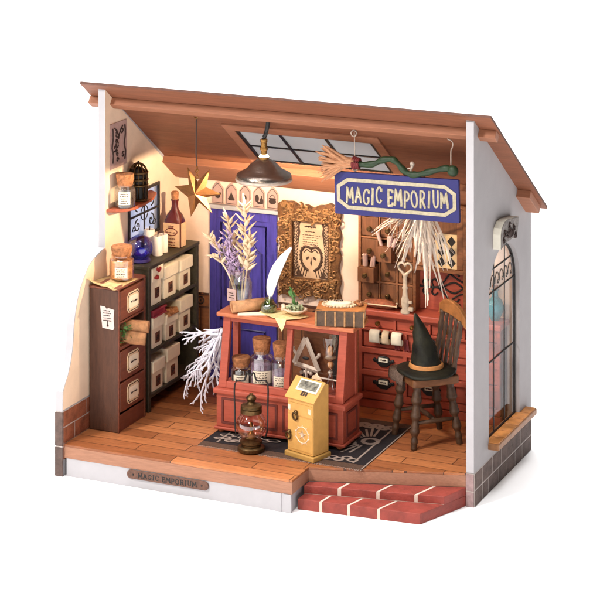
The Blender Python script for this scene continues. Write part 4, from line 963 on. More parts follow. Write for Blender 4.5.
build('string', g, M['string'], db)

# ------------------------------------------------------------------ white twig beside the case
tw = thing('white_branch', 'bleached white branching twig leaning against the left end of the display case', 'branch', (2.9,1.0,2.9))
g = G(); rn = random.Random(4)
def twig(p, d, L_, r, depth):
    pts = [p]; q_ = Vector(p); dd_ = Vector(d).normalized(); n = 5
    for i in range(n):
        dd_ = (dd_+Vector((rn.uniform(-.15,.15),rn.uniform(-.12,.12),rn.uniform(-.15,.10)))).normalized(); q_ = q_+dd_*L_/n; pts.append(q_.copy())
    g.tube(pts, [r*(1-.42*i/n) for i in range(n+1)], 6)
    if depth:
        for i in ((1,2,3,4,5,5) if depth == 2 else (2,4,5)):
            sgn = rn.choice((-1,1)) if i == 5 else (1 if i % 2 else -1)
            side = Vector((dd_.z,rn.uniform(-.4,.4),-dd_.x)).normalized()*sgn
            twig(pts[i], dd_+side*rn.uniform(.45,.7), L_*rn.uniform(.20,.30), max(.019,r*.6), depth-1)
root = Vector((2.98,.95,2.95))
for e in ((2.02,1.0,2.80),(2.08,.8,2.55),(1.98,1.0,1.95),(2.0,.7,1.5),(2.0,.9,1.22),(2.36,.7,1.20),(2.72,.9,1.6),(2.15,1.3,2.1),(2.5,1.2,1.5),(2.3,.6,1.9),(2.6,.6,1.9)):
    d = Vector(e)-root; s0 = root+Vector((rn.uniform(-.06,.06),rn.uniform(-.1,.1),rn.uniform(-.1,.2)))
    twig(s0, d+Vector((0,0,.15)), d.length*.82, .040, 2)
build('twigs', g, M['coral'], tw)
# ------------------------------------------------------------------ glazed display case
cs = thing('display_case', 'red wooden display case with a sloping glass front and drawers below', 'display case', (4.9,.85,ZF))
BX0,BX1,BY0,BY1 = 3.21,6.60,.20,1.24
g = G(); g.box(BX0,BX1,BY0,BY1,.93,1.745); build('base_cabinet', g, M['red'], cs, bevel=.015)
g = G(); g.box(BX0-.07,BX1+.07,BY0-.07,BY1+.05,1.746,1.87); build('ledge', g, M['red'], cs, bevel=.03)
g = G(); g.box(BX0-.05,BX1+.05,BY0-.05,BY1+.04,.86,.929); build('base_moulding', g, M['red'], cs, bevel=.02)
for x,y in ((BX0+.1,BY0+.08),(BX1-.12,BY0+.08),(BX0+.1,BY1-.1),(BX1-.12,BY1-.1)):
    g = G(); g.lathe([(.04,0),(.07,.03),(.09,.06),(.09,.09)], (x,y,ZF+.001), 12); build('leg', g, M['redtop'], cs, smooth=True)
for x0,x1 in ((3.36,4.86),(5.0,6.46)):
    g = G(); g.holed([(x0,BY0-.022,1.02),(x1,BY0-.022,1.02),(x1,BY0-.022,1.66),(x0,BY0-.022,1.66)], [(x0+.05,BY0-.022,1.07),(x1-.05,BY0-.022,1.07),(x1-.05,BY0-.022,1.61),(x0+.05,BY0-.022,1.61)], (0,.021,0)); f_ = build('drawer_front', g, M['reddark'], cs)
    g = G(); g.box(x0+.055,x1-.055,BY0-.014,BY0+.01,1.075,1.605); build('panel', g, M['red'], f_, bevel=.012)
    xc = (x0+x1)/2; g = G(); g.ball((xc,BY0-.05,1.36), .045, 10); build('handle', g, M['brass'], f_, smooth='all')
g = G(); g.holed([(BX1+.001,.40,1.04),(BX1+.001,1.06,1.04),(BX1+.001,1.06,1.64),(BX1+.001,.40,1.64)], [(BX1+.001,.46,1.10),(BX1+.001,1.0,1.10),(BX1+.001,1.0,1.58),(BX1+.001,.46,1.58)], (.02,0,0)); build('side_panel_trim', g, M['reddark'], cs)
# upper frame, front slopes back by .3
def slope_y(z): return .25+(z-1.87)*.17
def post(x0,x1,z0,z1,dy=.12):
    g.add([(x0,slope_y(z0),z0),(x1,slope_y(z0),z0),(x1,slope_y(z0)+dy,z0),(x0,slope_y(z0)+dy,z0),(x0,slope_y(z1),z1),(x1,slope_y(z1),z1),(x1,slope_y(z1)+dy,z1),(x0,slope_y(z1)+dy,z1)],
          [(3,2,1,0),(4,5,6,7),(0,1,5,4),(1,2,6,5),(2,3,7,6),(3,0,4,7)])
g = G(); post(3.24,3.44,1.871,3.58); post(6.36,6.57,1.871,3.58); post(4.98,5.13,2.04,3.44)
post(3.441,6.359,1.871,2.03); post(3.441,6.359,3.45,3.579)
g.box(3.24,3.40,1.06,1.20,1.871,3.58); g.box(6.41,6.57,1.06,1.20,1.871,3.58); g.box(3.41,6.40,1.07,1.19,3.45,3.58); g.box(3.41,6.40,1.07,1.19,1.871,1.95)
build('frame', g, M['red'], cs, bevel=.012)
g = G(); g.prism([(6.50,slope_y(1.9)+.12,1.90),(6.50,1.06,1.90),(6.50,1.06,3.56),(6.50,slope_y(3.56)+.12,3.56)], (.05,0,0)); build('side_panel', g, M['red'], cs)
g = G(); g.box(3.12,6.80,.37,1.34,3.581,3.68); build('top', g, M['redtop'], cs, bevel=.025)
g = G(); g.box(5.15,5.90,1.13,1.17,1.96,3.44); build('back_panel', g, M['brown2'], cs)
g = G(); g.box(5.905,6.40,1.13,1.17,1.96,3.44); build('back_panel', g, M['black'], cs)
g = G()
for x0,x1 in ((3.44,4.98),(5.13,6.36)):
    g.add([(x0,slope_y(2.03)+.05,2.03),(x1,slope_y(2.03)+.05,2.03),(x1,slope_y(3.45)+.05,3.45),(x0,slope_y(3.45)+.05,3.45)], [(0,1,2,3)])
build('glass_front', g, G_case, cs)

zc0 = 1.872
jar('squat corked jar with a torn label, leftmost inside the display case', 3.64, .72, zc0, .26, .46, .20, .20, M['darkfill'], .30, (.75,.06,.28))
jar('tall corked jar of lavender powder inside the display case', 4.18, .76, zc0, .29, .90, .20, .28, M['lavfill'], .60, (.8,.14,.44))
jar('tall corked jar behind the middle post of the display case', 4.70, .78, zc0, .25, .82, .18, .30, M['lavfill'], .45, (.8,.10,.36))
jar('dark jar of roots just right of the middle post in the display case', 5.30, .98, zc0, .13, .70, .09, .14, M['darkfill'], .5, (.8,.08,.30))
te = thing('triangle_emblem', 'silver triangle emblem with an eye on a small stand inside the display case', 'ornament', (5.33,.9,1.88))
g = G(); ty = .78
def tp_(p, q_, r=.062): g.tube([(p[0],ty,p[1]),(q_[0],ty,q_[1])], r, 4, .5, up=(0,1,0))
A_,B_,C_ = (5.36,3.20),(5.05,2.55),(5.70,2.42)
tp_(A_,B_); tp_(B_,C_); tp_(C_,A_)
tp_((5.02,2.90),(5.10,2.78),.035); tp_((5.72,2.80),(5.60,2.70),.035); tp_((5.30,2.36),(5.46,2.36),.04)
g.tube([(5.38,ty,2.47),(5.38,ty,1.90)], .035, 6); g.lathe([(.14,0),(.14,.03),(.04,.06)], (5.38,ty,1.873), 12)
for a,b in ((5.02,2.92),(5.72,2.82),(5.25,2.34),(5.5,2.34)): g.ball((a,ty,b), .05, 8)
build('frame', g, M['silver'], te, smooth=True)
g = G(); g.prism([(5.36,ty+.01,3.10),(5.11,ty+.01,2.56),(5.64,ty+.01,2.46)], (0,.02,0)); pn = build('panel', g, M['brown'], te)
g = G(); g.ball((5.36,ty-.005,2.70), .07, 12, .6, 1.3, .3); build('eye', g, M['black'], pn)
hg = thing('potion_still', 'amber and clear glass spindle bottle at the right end of the display case', 'bottle', (5.98,.85,1.88))
g = G(); hx,hy = 6.02,.78
g.lathe([(.19,3.30),(.18,3.12),(.13,2.88),(.16,2.78),(.08,2.70),(.10,2.62),(.05,2.50)], (hx,hy,0), 16); build('amber_top', g, G_amber, hg, smooth=True)
g = G(); g.lathe([(.05,2.50),(.045,2.42),(.10,2.16),(.20,1.90),(.20,1.873)], (hx,hy,0), 16); build('cone', g, glass('bright_glass',(.97,.97,.98),.30), hg, smooth=True)
g = G(); g.tube([(hx-.24,hy,2.27),(hx+.24,hy,2.24)], .025, 6); g.lathe([(.055,2.40),(.075,2.43),(.055,2.46)], (hx,hy,0), 12); g.lathe([(.10,2.83),(.15,2.80),(.10,2.76)], (hx,hy,0), 14); build('cross_arm', g, M['silver'], hg, smooth=True)
g = G(); g.lathe([(.0001,2.56),(.05,2.56),(.075,2.64),(.05,2.70),(.0001,2.70)], (hx,hy,0), 12); g.ball((hx,hy,2.95), .08, 10, 1.6); build('amber_filling', g, M['amber'], hg, smooth=True)

# things on the case top
ZC = 3.682
vz = thing('flower_vase', 'tall clear glass jar vase with a pink tag on the display case', 'vase', (3.58,.78,ZC))
vx,vy = 3.58,.80
g = G(); g.lathe([(.27,0),(.29,.03),(.29,.68),(.24,.80),(.22,.86),(.25,.92),(.29,1.02),(.27,1.02),(.20,.86),(.26,.66),(.26,.04),(.0001,.03)], (vx,vy,ZC), 24); build('glass', g, G_clear, vz, smooth=True)
g = G(); g.M = at(vx-.10,vy-.30,ZC+.42,0,0,R(-14)); g.box(-.14,.14,-.006,.006,-.15,.15); tg = build('tag', g, M['pinkpaper'], vz)
g = G(); g.M = at(vx-.10,vy-.30,ZC+.42,0,0,R(-14)); textlines(g,(0,-.008,0),(1,0,0),(0,0,1),.18,[-.06,0,.06],.010); build('writing', g, M['ink'], tg)
def leafpod(g, p, d, L_, w_):
    d = Vector(d).normalized(); q_ = d.to_track_quat('Z','Y').to_matrix(); g.lathe([(.0008,0),(w_*.7,L_*.22),(w_,L_*.42),(w_*.62,L_*.72),(.0008,L_)], p, 7, 1, .45, q_)
def wheat(label, base, tip, bend, n, L_, w_, headfrac, m=M['wheat']):
    t = thing('wheat_stem', label, 'dried flower', base, 0, 'dried stems in the glass vase')
    P = bez(base, Vector(base)+Vector((0,0,.6)), Vector(tip)+Vector(bend), tip, 24)
    g = G(); g.tube(P, [.022]*22+[.014,.012,.01], 6); build('stalk', g, M['wheat'], t, smooth='all')
    g = G(); rn = random.Random(n)
    i0 = int(len(P)*(1-headfrac))
    for k in range(n):
        f_ = k/(n-1); i = min(len(P)-2, int(i0+(len(P)-1-i0)*f_)); p = P[i]; tg_ = (P[i+1]-P[i]).normalized()
        a = k*2.4+rn.uniform(-.3,.3); sd = Vector((math.cos(a),math.sin(a)*.7,0)); sc_ = (1-.35*f_)
        leafpod(g, p, tg_*.8+sd*.95, L_*sc_*rn.uniform(.85,1.1), w_*sc_)
    leafpod(g, P[-2], P[-1]-P[-2], L_*.8, w_*.7)
    build('seed_head', g, m, t, smooth='all'); return t
vb = (vx,vy,ZC+.10)
wheat('tallest cream wheat ear in the glass vase, with large pointed husks', (vx+.03,vy,ZC+.06), (3.66,.85,6.30), (.10,0,-.6), 30, .46, .085, .64)
wheat('short cream wheat ear bending far left out of the glass vase', (vx-.08,vy,ZC+.06), (2.72,.75,5.42), (.35,0,-.15), 18, .34, .065, .40)
wheat('cream wheat ear leaning slightly left behind the lavender in the vase', (vx-.04,vy+.08,ZC+.06), (3.12,.95,5.92), (.2,0,-.5), 24, .40, .075, .52)
wheat('pinkish cream wheat ear to the right of the tallest one in the vase', (vx+.09,vy-.02,ZC+.06), (3.86,.75,5.55), (.02,0,-.5), 18, .38, .08, .50)
wheat('low left cream wheat ear drooping under the lavender', (vx-.10,vy-.05,ZC+.06), (2.86,.6,5.0), (.30,0,.05), 14, .28, .06, .34)
for i,(tx,tz,lb) in enumerate(((3.26,5.62,'lavender spike in the middle of the vase bunch'),(3.08,5.30,'lavender spike on the left of the vase bunch'),(3.40,5.15,'short lavender spike low in the vase bunch'))):
    t = thing('lavender_stem', lb, 'dried flower', vb, 0, 'lavender in the glass vase')
    P = bez(vb, (vx,vy,4.4), (tx+.15,.7,tz-.5), (tx,.62,tz), 14); g = G(); g.tube(P, .014, 5); build('stalk', g, M['moss'], t)
    g = G(); rn = random.Random(i)
    for k in range(60): 
        p = P[6+int(8*k/60)]+Vector((rn.uniform(-.10,.10),rn.uniform(-.08,.08),rn.uniform(-.08,.08))); leafpod(g, p, (rn.uniform(-.8,.8),rn.uniform(-.6,.4),rn.uniform(.2,1)), rn.uniform(.14,.22), rn.uniform(.03,.045))
    build('flower_spike', g, M['lav'], t, smooth='all')
roll('old parchment scroll lying on the display case in front of the vase', (3.52,.42,ZC+.15), (4.22,1.02,ZC+.17), .145, M['parchment'], name='parchment_scroll')
g = G(); g.M = at(4.05,.55,ZC+.012,0,0,R(22)); g.box(-.38,.42,-.12,.14,-.010,.010); single('envelope', g, M['cream'], 'flat cream envelope under the parchment scroll', 'envelope', (4.05,.55,ZC), bevel=.004)
g = G(); n=10; vs=[]; fs=[]
a_,b_,c_ = Vector((4.20,.62,ZC+.03)),Vector((5.35,.75,ZC+.03)),Vector((4.93,.345,3.46))
poly = [(4.12,.75),(4.45,.50),(4.72,.38),(5.02,.375),(5.30,.60),(5.42,.85),(4.9,1.1),(4.3,1.0)]
g.prism([(x,y,ZC+.024) for x,y in poly], (0,0,.012))
g.prism([(4.72,.378,ZC+.036),(5.02,.375,ZC+.036),(5.0,.335,3.60),(4.93,.33,3.42),(4.86,.335,3.52)], (0,-.012,0)); single('cloth_square', g, mat('cream_cloth',(232,208,150),rough=.95,var=.12,scale=9,bump=.1), 'pale cream cloth with a pointed corner hanging over the display case edge', 'cloth', (4.8,.7,ZC), smooth=False)
iw = thing('inkwell', 'small mossy green glass inkwell on the display case', 'inkwell', (4.40,.75,ZC))
ix,iy = 4.36,.78
g = G(); g.lathe([(.16,.0),(.21,.06),(.21,.18),(.12,.26),(.10,.32),(.13,.34),(.09,.34),(.08,.28),(.17,.16),(.16,.04)], (ix,iy,ZC+.04), 18); build('glass', g, G_green, iw, smooth=True)
g = G(); rn = random.Random(8)
for k in range(60): a = rn.uniform(0,6.28); r_ = rn.uniform(.05,.18); g.ball((ix+r_*math.cos(a),iy+r_*math.sin(a),ZC+.08+rn.uniform(0,.2)*(1.2-r_*4)), rn.uniform(.025,.05), 6)
build('moss', g, M['moss'], iw, smooth='all')
ql = thing('quill', 'long white feather quill standing in the inkwell', 'quill', (4.36,.78,3.9))
P = bez((4.38,.78,3.86), (4.36,.78,4.35), (4.55,.80,4.85), (4.96,.82,5.36), 18)
g = G(); g.tube(P, [.02]*12+[.012]*7, 6); build('shaft', g, M['feather'], ql, smooth='all')
g = G(); vs=[]; fs=[]; m_ = len(P)
for i in range(3,m_):
    f_ = (i-3)/(m_-4); w_ = .19*(math.sin(math.pi*min(1,f_*.86+.10))**.7)*(1-.35*f_); t_ = (P[min(i+1,m_-1)]-P[i-1]).normalized(); s_ = Vector((t_.z,-.25,-t_.x)).normalized()
    vs += [P[i]-s_*w_*1.15+Vector((0,.03,.0)), P[i]-s_*w_*.5, P[i]+Vector((0,-.012,0)), P[i]+s_*w_*.45, P[i]+s_*w_*.8+Vector((0,.03,0))]
for i in range(m_-4):
    for j in range(4): fs.append((i*5+j,i*5+j+1,(i+1)*5+j+1,(i+1)*5+j))
g.add(vs,fs); vn = build('vane', g, M['feather'], ql, smooth='all'); vn.modifiers.new('thick','SOLIDIFY').thickness = .012
sd_ = thing('shell_dish', 'ridged shell dish filled with green moss on the cream cloth', 'dish', (5.08,.78,ZC))
sx,sy_ = 5.06,.80
g = G(); n=20; vs=[]; fs=[]
for r_ in range(7):
    for k in range(n+1):
        a = math.pi*2*k/n; f_ = r_/6; rad = .31*f_*(1+.05*math.cos(k*math.pi)); vs.append((sx+rad*math.cos(a)*1.05, sy_+rad*math.sin(a)*.8, ZC+.045+.14*f_**1.8))
for r_ in range(6):
    for k in range(n): fs.append((r_*(n+1)+k,r_*(n+1)+k+1,(r_+1)*(n+1)+k+1,(r_+1)*(n+1)+k))
g.add(vs,fs); o = build('shell', g, M['shell'], sd_, smooth='all'); o.modifiers.new('thick','SOLIDIFY').thickness = .03
g = G(); rn = random.Random(21)
for k in range(70): g.ball((sx+rn.uniform(-.16,.20),sy_+rn.uniform(-.14,.14),ZC+.14+rn.uniform(0,.13)), rn.uniform(.02,.042), 6)
build('moss', g, mat('pale_green',(168,178,140),rough=.9,var=.3,scale=12), sd_, smooth='all')
g = G()
for k in range(7): g.ball((sx-.2+rn.uniform(-.08,.1),sy_-.1+rn.uniform(-.08,.08),ZC+.17+rn.uniform(0,.12)), rn.uniform(.05,.08), 8)
build('pebble', g, M['shell'], sd_, smooth='all')
g = G()
for k in range(26):
    q9 = rn.random(); c_ = Vector((5.04-.16*q9+rn.uniform(-.05,.05),.92+rn.uniform(-.05,.05),3.92+.30*q9)); d = Vector((rn.uniform(-.6,.3),rn.uniform(-.3,.3),rn.uniform(.2,1))).normalized()*.13; s_ = d.cross(Vector((0,1,.2))).normalized()*.03
    g.add([c_,c_+d*.5+s_,c_+d,c_+d*.5-s_], [(0,1,2,3)])
g.tube([(5.04,.88,3.86),(4.98,.92,4.1),(4.86,.94,4.36)], .015, 5)
build('fern', g, M['leaf'], sd_)

bo = thing('spell_book', 'thick brown book with gold-banded spine lying on the display case', 'book', (6.30,.82,ZC), R(17))
def lb_(g): return g
bw_,bd_,bh_ = .60,.42,.38
g = G(); g.box(-bw_,bw_,-bd_-.02,-bd_+.04,.0,bh_); sp_ = build('spine', g, M['leather'], bo, bevel=.03, local=True)
g = G()
for k in range(6): x = -bw_+.02+(2*bw_-.04)*k/5; g.box(x-.022,x+.022,-bd_-.035,-bd_+.0,.01,bh_-.01)
build('gold_band', g, M['giltlight'], sp_, bevel=.008)
g = G(); g.box(-bw_,bw_,-bd_+.041,bd_,bh_-.05,bh_); g.box(-bw_,bw_,-bd_+.041,bd_,0,.05); build('cover', g, M['cover'], bo, bevel=.012, local=True)
g = G(); g.box(-bw_+.04,bw_-.04,-bd_+.041,bd_-.04,.051,bh_-.051); build('pages', g, M['paper'], bo, local=True)
g = G()
for sx_ in (-1,1):
    for sy2 in (-1,1): g.prism([(sx_*bw_,sy2*(bd_ if sy2>0 else bd_-.05),bh_+.001),(sx_*(bw_-.16),sy2*(bd_ if sy2>0 else bd_-.05),bh_+.001),(sx_*bw_,sy2*(bd_-.16),bh_+.001)], (0,0,.012))
build('corner', g, M['giltlight'], bo, local=True)
mz = ZC+bh_
md = thing('lace_mat', 'oval cream lace mat with dark writing lying on the book', 'mat', (6.20,.92,mz), R(17))
g = G(); n=48
g.prism([((.40+.022*math.cos(k*math.pi/1.0*1.0*2))*math.cos(2*math.pi*k/n)*1.0+(.02*math.cos(k*math.pi) )*math.cos(2*math.pi*k/n), (.27+.02*math.cos(k*math.pi))*math.sin(2*math.pi*k/n), .002) for k in range(n)], (0,0,.02)); ml = build('lace', g, M['lace'], md, local=True)
g = G()
for k in range(28): a = 2*math.pi*k/28; g.ball((.40*math.cos(a),.27*math.sin(a),.03), .03, 6)
build('scallop', g, M['paper'], ml, smooth='all')
g = G(); g.lathe([(.30,.024),(.29,.07),(.20,.09),(.0001,.10)], (0,0,0), 28, 1, .62); build('centre', g, M['cream'], md, smooth=True, local=True)
g = G(); g.M = Matrix.Translation((0,0,.105)) @ Matrix.Rotation(R(-90),4,'X'); textlines(g,(0,0,0),(1,0,0),(0,0,1),.30,[.03,-.03],.014); build('writing', g, M['ink'], md, local=True)
g = G(); g.tube([(6.55,1.10,mz+.05),(6.62,1.02,mz+.10),(6.70,.98,mz+.04),(6.74,1.08,mz+.04)], .05, 7); g.ball((6.60,1.12,mz+.06), .06, 8); single('leather_cord', g, M['cork'], 'coiled brown leather cord on the corner of the book', 'cord', (6.6,1.05,mz), smooth='all')

# ------------------------------------------------------------------ yellow cabinet
yc = thing('yellow_cabinet', 'small ochre yellow cabinet with sloping top and ring pulls on the floor', 'cabinet', (5.95,-.42,ZF+.006), R(-17))
hw, hd = .405,.28
g = G(); g.box(-.46,.46,-.34,.32,.0,.12); build('plinth', g, M['yellowdark'], yc, bevel=.02, local=True)
g = G(); g.prism([(-hw,-hd,.131),(-hw,hd,.131),(-hw,hd,1.72),(-hw,hd-.20,1.78),(-hw,-hd+.02,1.42),(-hw,-hd,1.40)], (2*hw,0,0)); bd2 = build('body', g, M['yellow'], yc, bevel=.012, local=True)
g = G(); g.box(-hw+.03,hw-.03,-hd-.014,-hd+.001,1.02,1.30); d1_ = build('drawer', g, M['yellow'], yc, bevel=.012, local=True)
g = G(); g.box(-hw+.03,hw-.03,-hd-.014,-hd+.001,.19,.99); d2_ = build('door', g, M['yellow'], yc, bevel=.012, local=True)
def ring(g, x, z): g.lathe([(.055,0),(.06,.02),(.03,.05),(.0001,.055)], (x,-hd-.014,z+.06), 12, rot=rotm(R(90)).to_3x3()); g.tube([(x+.075*math.cos(a*R(24)),-hd-.065-.01*math.sin(a*R(24)),z-.02+.085*math.sin(a*R(24))) for a in range(15)], .022, 6, closed=True)
g = G(); ring(g,-.12,1.02); build('ring_pull', g, M['darkbrass'], d1_, smooth='all')
g = G(); ring(g,-.33,.52); build('ring_pull', g, M['darkbrass'], d2_, smooth='all')
g = G(); g.tube([(.07+.19*math.cos(a*R(12)),-hd-.016,.58+.19*math.sin(a*R(12))) for a in range(30)], .012, 5, closed=True)
st_ = [(.07+.12*math.cos(R(90+144*k)),-hd-.016,.58+.12*math.sin(R(90+144*k))) for k in range(5)]; g.tube(st_, .013, 5, closed=True); g.prism([(.07+(.075 if k%2==0 else .03)*math.cos(R(90+36*k)),-hd-.0145,.58+(.075 if k%2==0 else .03)*math.sin(R(90+36*k))) for k in range(10)], (0,-.006,0))
for k in range(10): a = R(36*k+18); g.tube([(.07+.20*math.cos(a),-hd-.016,.58+.20*math.sin(a)),(.07+.235*math.cos(a),-hd-.016,.58+.235*math.sin(a))], .012, 5)
build('star_emblem', g, M['shell'], d2_)
g = G()
for x in (-.34,.30): g.prism([(x-.04,-hd-.0145,1.24),(x+.04,-hd-.0145,1.24),(x+.04,-hd-.0145,1.10),(x-.04,-hd-.0145,1.12)], (0,-.006,0))
build('corner_mark', g, M['shell'], d1_)
g = G(); 
sl_m = Matrix.Translation((0,-hd,1.405)) @ Matrix.Rotation(math.atan2(.37,.40),4,'X')
g = G(); g.M = sl_m; g.box(-.46,.46,-.04,.56,.0,.045); top_ = build('sloping_top', g, M['yellow'], yc, bevel=.012, local=True)
pb = thing('pamphlet', 'dark printed pamphlet lying on the sloping top of the yellow cabinet', 'pamphlet', (5.95,-.42,ZF+.006), R(-17))
g = G(); g.M = sl_m; g.box(-.24,.40,.20,.50,.046,.075); build('sheet', g, M['cream'], pb, local=True)
g = G(); g.M = sl_m; g.box(-.20,.36,.24,.46,.0755,.082); ctr = build('printed_panel', g, mat('print_dark',(60,58,52),rough=.6,var=.5,scale=9,rgb2=(150,146,130)), pb, local=True)
g = G(); g.M = sl_m
for k in range(3): g.box(-.04+k*.07,.01+k*.07,.09,.20,.046,.054)
build('stamp', g, M['ink'], pb, local=True)
g = G(); g.M = at(0,.30,1.74); g.prism([(-.16,0,0),(.16,0,0),(.12,0,.08),(.05,0,.10),(0,0,.17),(-.05,0,.10),(-.12,0,.08)], (0,.03,0)); build('crest', g, M['shell'], yc, local=True, bevel=.008)

# ------------------------------------------------------------------ lantern
ln = thing('lantern', 'brass oil lantern with a round glass globe and tall wire handle on the floor', 'lantern', (4.50,-.55,ZF+.006))
lx,ly,lz = 4.56,-.66,ZF+.006
g = G(); g.lathe([(.30,0),(.33,.03),(.33,.10),(.29,.13),(.24,.14),(.24,.17),(.27,.20),(.27,.25),(.20,.29),(.0001,.29)], (lx,ly,lz), 28); build('base', g, M['darkbrass'], ln, smooth=True)
g = G(); g.lathe([(.16,.29),(.26,.36),(.35,.50),(.37,.64),(.34,.78),(.25,.92),(.20,.96)], (lx,ly,lz), 32); build('globe', g, glass('lantern_glass',(.88,.76,.72),.17), ln, smooth='all')
g = G(); g.lathe([(.0001,.30),(.10,.30),(.10,.40),(.05,.44),(.04,.50),(.0001,.52)], (lx,ly,lz), 14); g.ball((lx,ly,lz+.60),.05,8,1.8); build('burner', g, M['brass'], ln, smooth=True)
g = G(); g.lathe([(.20,.90),(.26,.92),(.26,1.0),(.24,1.02),(.26,1.04),(.25,1.10),(.18,1.13),(.13,1.14),(.10,1.17),(.08,1.19),(.11,1.22),(.13,1.27),(.10,1.32),(.05,1.34),(.045,1.35),(.05,1.37),(.0001,1.39)], (lx,ly,lz), 26); build('cap', g, M['darkbrass'], ln, smooth=True)
g = G(); hh = lambda s_: (lx+.38*s_*math.cos(.35), ly+.38*s_*math.sin(.35))
xl,yl_ = hh(-1); xr,yr = hh(1)
g.tube(smoothpath([(xl+.08,yl_,lz+.35),(xl,yl_,lz+.45),(xl-.02,yl_,lz+1.0),(xl-.02,yl_,lz+1.60),(xl+.12,yl_+.03,lz+1.68)],3), .022, 6)
g.tube(smoothpath([(xr-.08,yr,lz+.30),(xr,yr,lz+.45),(xr+.02,yr,lz+1.0),(xr+.02,yr,lz+1.62),(xr-.12,yr-.03,lz+1.69)],3), .022, 6)
g.tube(smoothpath([(xl+.12,yl_+.03,lz+1.68),(lx-.15,ly-.05,lz+1.70),(lx-.10,ly-.03,lz+1.88),(lx-.02,ly-.0,lz+1.80),(lx+.06,ly+.02,lz+1.88),(lx+.12,ly+.04,lz+1.70),(xr-.12,yr-.03,lz+1.69)],3), .024, 6); build('handle', g, M['black'], ln, smooth='all')

# ------------------------------------------------------------------ chair and hat
ch = thing('wooden_chair', 'dark turned-leg wooden chair with a slatted back', 'chair', (8.12,1.80,ZF+.001), R(-45))
# local axes: +y is the back of the chair, -y its front; x across
g = G(); g.prism([(x,y,1.49) for x,y in rrect(-.66,.66,-.62,.60,.07,4)], (0,0,.20)); build('seat', g, M['chairtop'], ch, bevel=.03, local=True)
def turned(p0, p1):
    p0,p1 = Vector(p0),Vector(p1); n=44; rr=[]
    for i in range(n+1):
        f_=i/n; rr.append((.085+.03*f_)*(1+.20*math.sin(f_*26)+.08*math.sin(f_*52)) if .1<f_<.95 else .075+.03*f_)
    return [p0.lerp(p1,i/n) for i in range(n+1)], rr
for sx_ in (-1,1):
    for sy2 in (-1,1):
        g = G(); P,rr = turned((sx_*.58,sy2*.58+(.06 if sy2>0 else 0),0), (sx_*.45,sy2*.43,1.49)); g.tube(P, rr, 10); build('leg', g, M['chair'], ch, smooth='all', local=True)
for a,b in (((-.53,-.52,.62),(-.53,.56,.62)),((.53,-.52,.62),(.53,.56,.62)),((-.5,0,.64),(.5,0,.64))):
    g = G(); g.tube([a,Vector(a).lerp(Vector(b),.5),b], [.045,.06,.045], 8); build('stretcher', g, M['chair'], ch, smooth='all', local=True)
for k in range(5):
    x = -.50+k*.25; g = G(); n=18; P=[Vector((x,.50,1.69)).lerp(Vector((x*1.05,.70,2.96)),i/n) for i in range(n+1)]
    g.tube(P, [(.07 if k in (0,4) else .052)*(1+.15*math.sin(i*1.1)) for i in range(n+1)], 8); build('back_spindle', g, M['chair'], ch, smooth='all', local=True)
g = G(); tp2 = [(-.78,2.80),(-.74,3.08),(-.50,3.22),(-.25,3.30),(0,3.32),(.25,3.30),(.50,3.22),(.74,3.08),(.78,2.80),(.55,2.92),(.3,2.96),(0,2.97),(-.3,2.96),(-.55,2.92)]
g.prism([(x,.66+.06*(x*x),z) for x,z in tp2], (0,.11,0)); build('top_rail', g, M['chairrail'], ch, bevel=.025, local=True)
# cloth over the seat's left edge
ck = thing('knit_cloth', 'folded grey-brown woven cloth hanging over the chair seat edge', 'cloth', (8.12,1.80,ZF+.001), R(-45))
g = G(); n=10; vs=[]; fs=[]
prof_ = [(-.15,1.705),(-.45,1.708),(-.64,1.706),(-.70,1.69),(-.715,1.61),(-.72,1.52),(-.725,1.42)]
for i in range(n+1):
    for j,(yy,zz) in enumerate(prof_): vs.append((-.62+.80*i/n, yy+.012*math.sin(i*1.7+j), zz+(.006*math.sin(i*2.1) if j>3 else .0)+(.03*math.sin(i*3) if j==6 else 0)))
m_=len(prof_)
for i in range(n):
    for j in range(m_-1): fs.append((i*m_+j,(i+1)*m_+j,(i+1)*m_+j+1,i*m_+j+1))
g.add(vs,fs); o = build('weave', g, M['knit'], ck, smooth='all', local=True); o.modifiers.new('thick','SOLIDIFY').thickness = .02
hx,hy,hz = 8.22,1.56,ZF+1.70
ht = thing('witch_hat', 'pointed black witch hat with a tan band resting on the chair', 'hat', (hx,hy,hz))
g = G(); seg=36; ringsd = [(.0001,.03,0,0),(.40,.03,0,0),(.62,.035,0,0),(.72,.06,0,0),(.73,.10,0,0),(.68,.13,0,0),(.50,.15,0,0),(.40,.17,0,0),(.37,.24,-.005,0),(.375,.38,-.015,.0),(.36,.48,-.03,0),(.335,.56,-.045,0),(.32,.68,-.06,0),(.275,.82,-.085,0),(.26,.90,-.10,0),(.225,1.02,-.13,0),(.17,1.16,-.16,.0),(.13,1.28,-.20,0),(.085,1.40,-.25,0),(.05,1.50,-.28,0),(.0001,1.53,-.29,0)]
vs=[]; fs=[]
for j,(r_,z,dx,dy) in enumerate(ringsd):
    for k in range(seg):
        a=2*math.pi*k/seg; wv = (.025*math.sin(2*a+.6)+.015*math.sin(5*a)) if .03<z<.15 and r_>.5 else .0
        wr = 1+(.05*math.sin(3*a+z*9)+.03*math.sin(2*a-z*17) if z>.3 else 0)
        rk = r_*(.90 if z > .3 else 1); vs.append((hx+dx+rk*wr*math.cos(a), hy+dy+rk*wr*math.sin(a), hz+(z if z < .2 else .2+(z-.2)*.92)+wv))
for j in range(len(ringsd)-1):
    for k in range(seg): k2=(k+1)%seg; fs.append((j*seg+k,j*seg+k2,(j+1)*seg+k2,(j+1)*seg+k))
g.add(vs,fs); build('felt', g, M['hat'], ht, smooth='all')
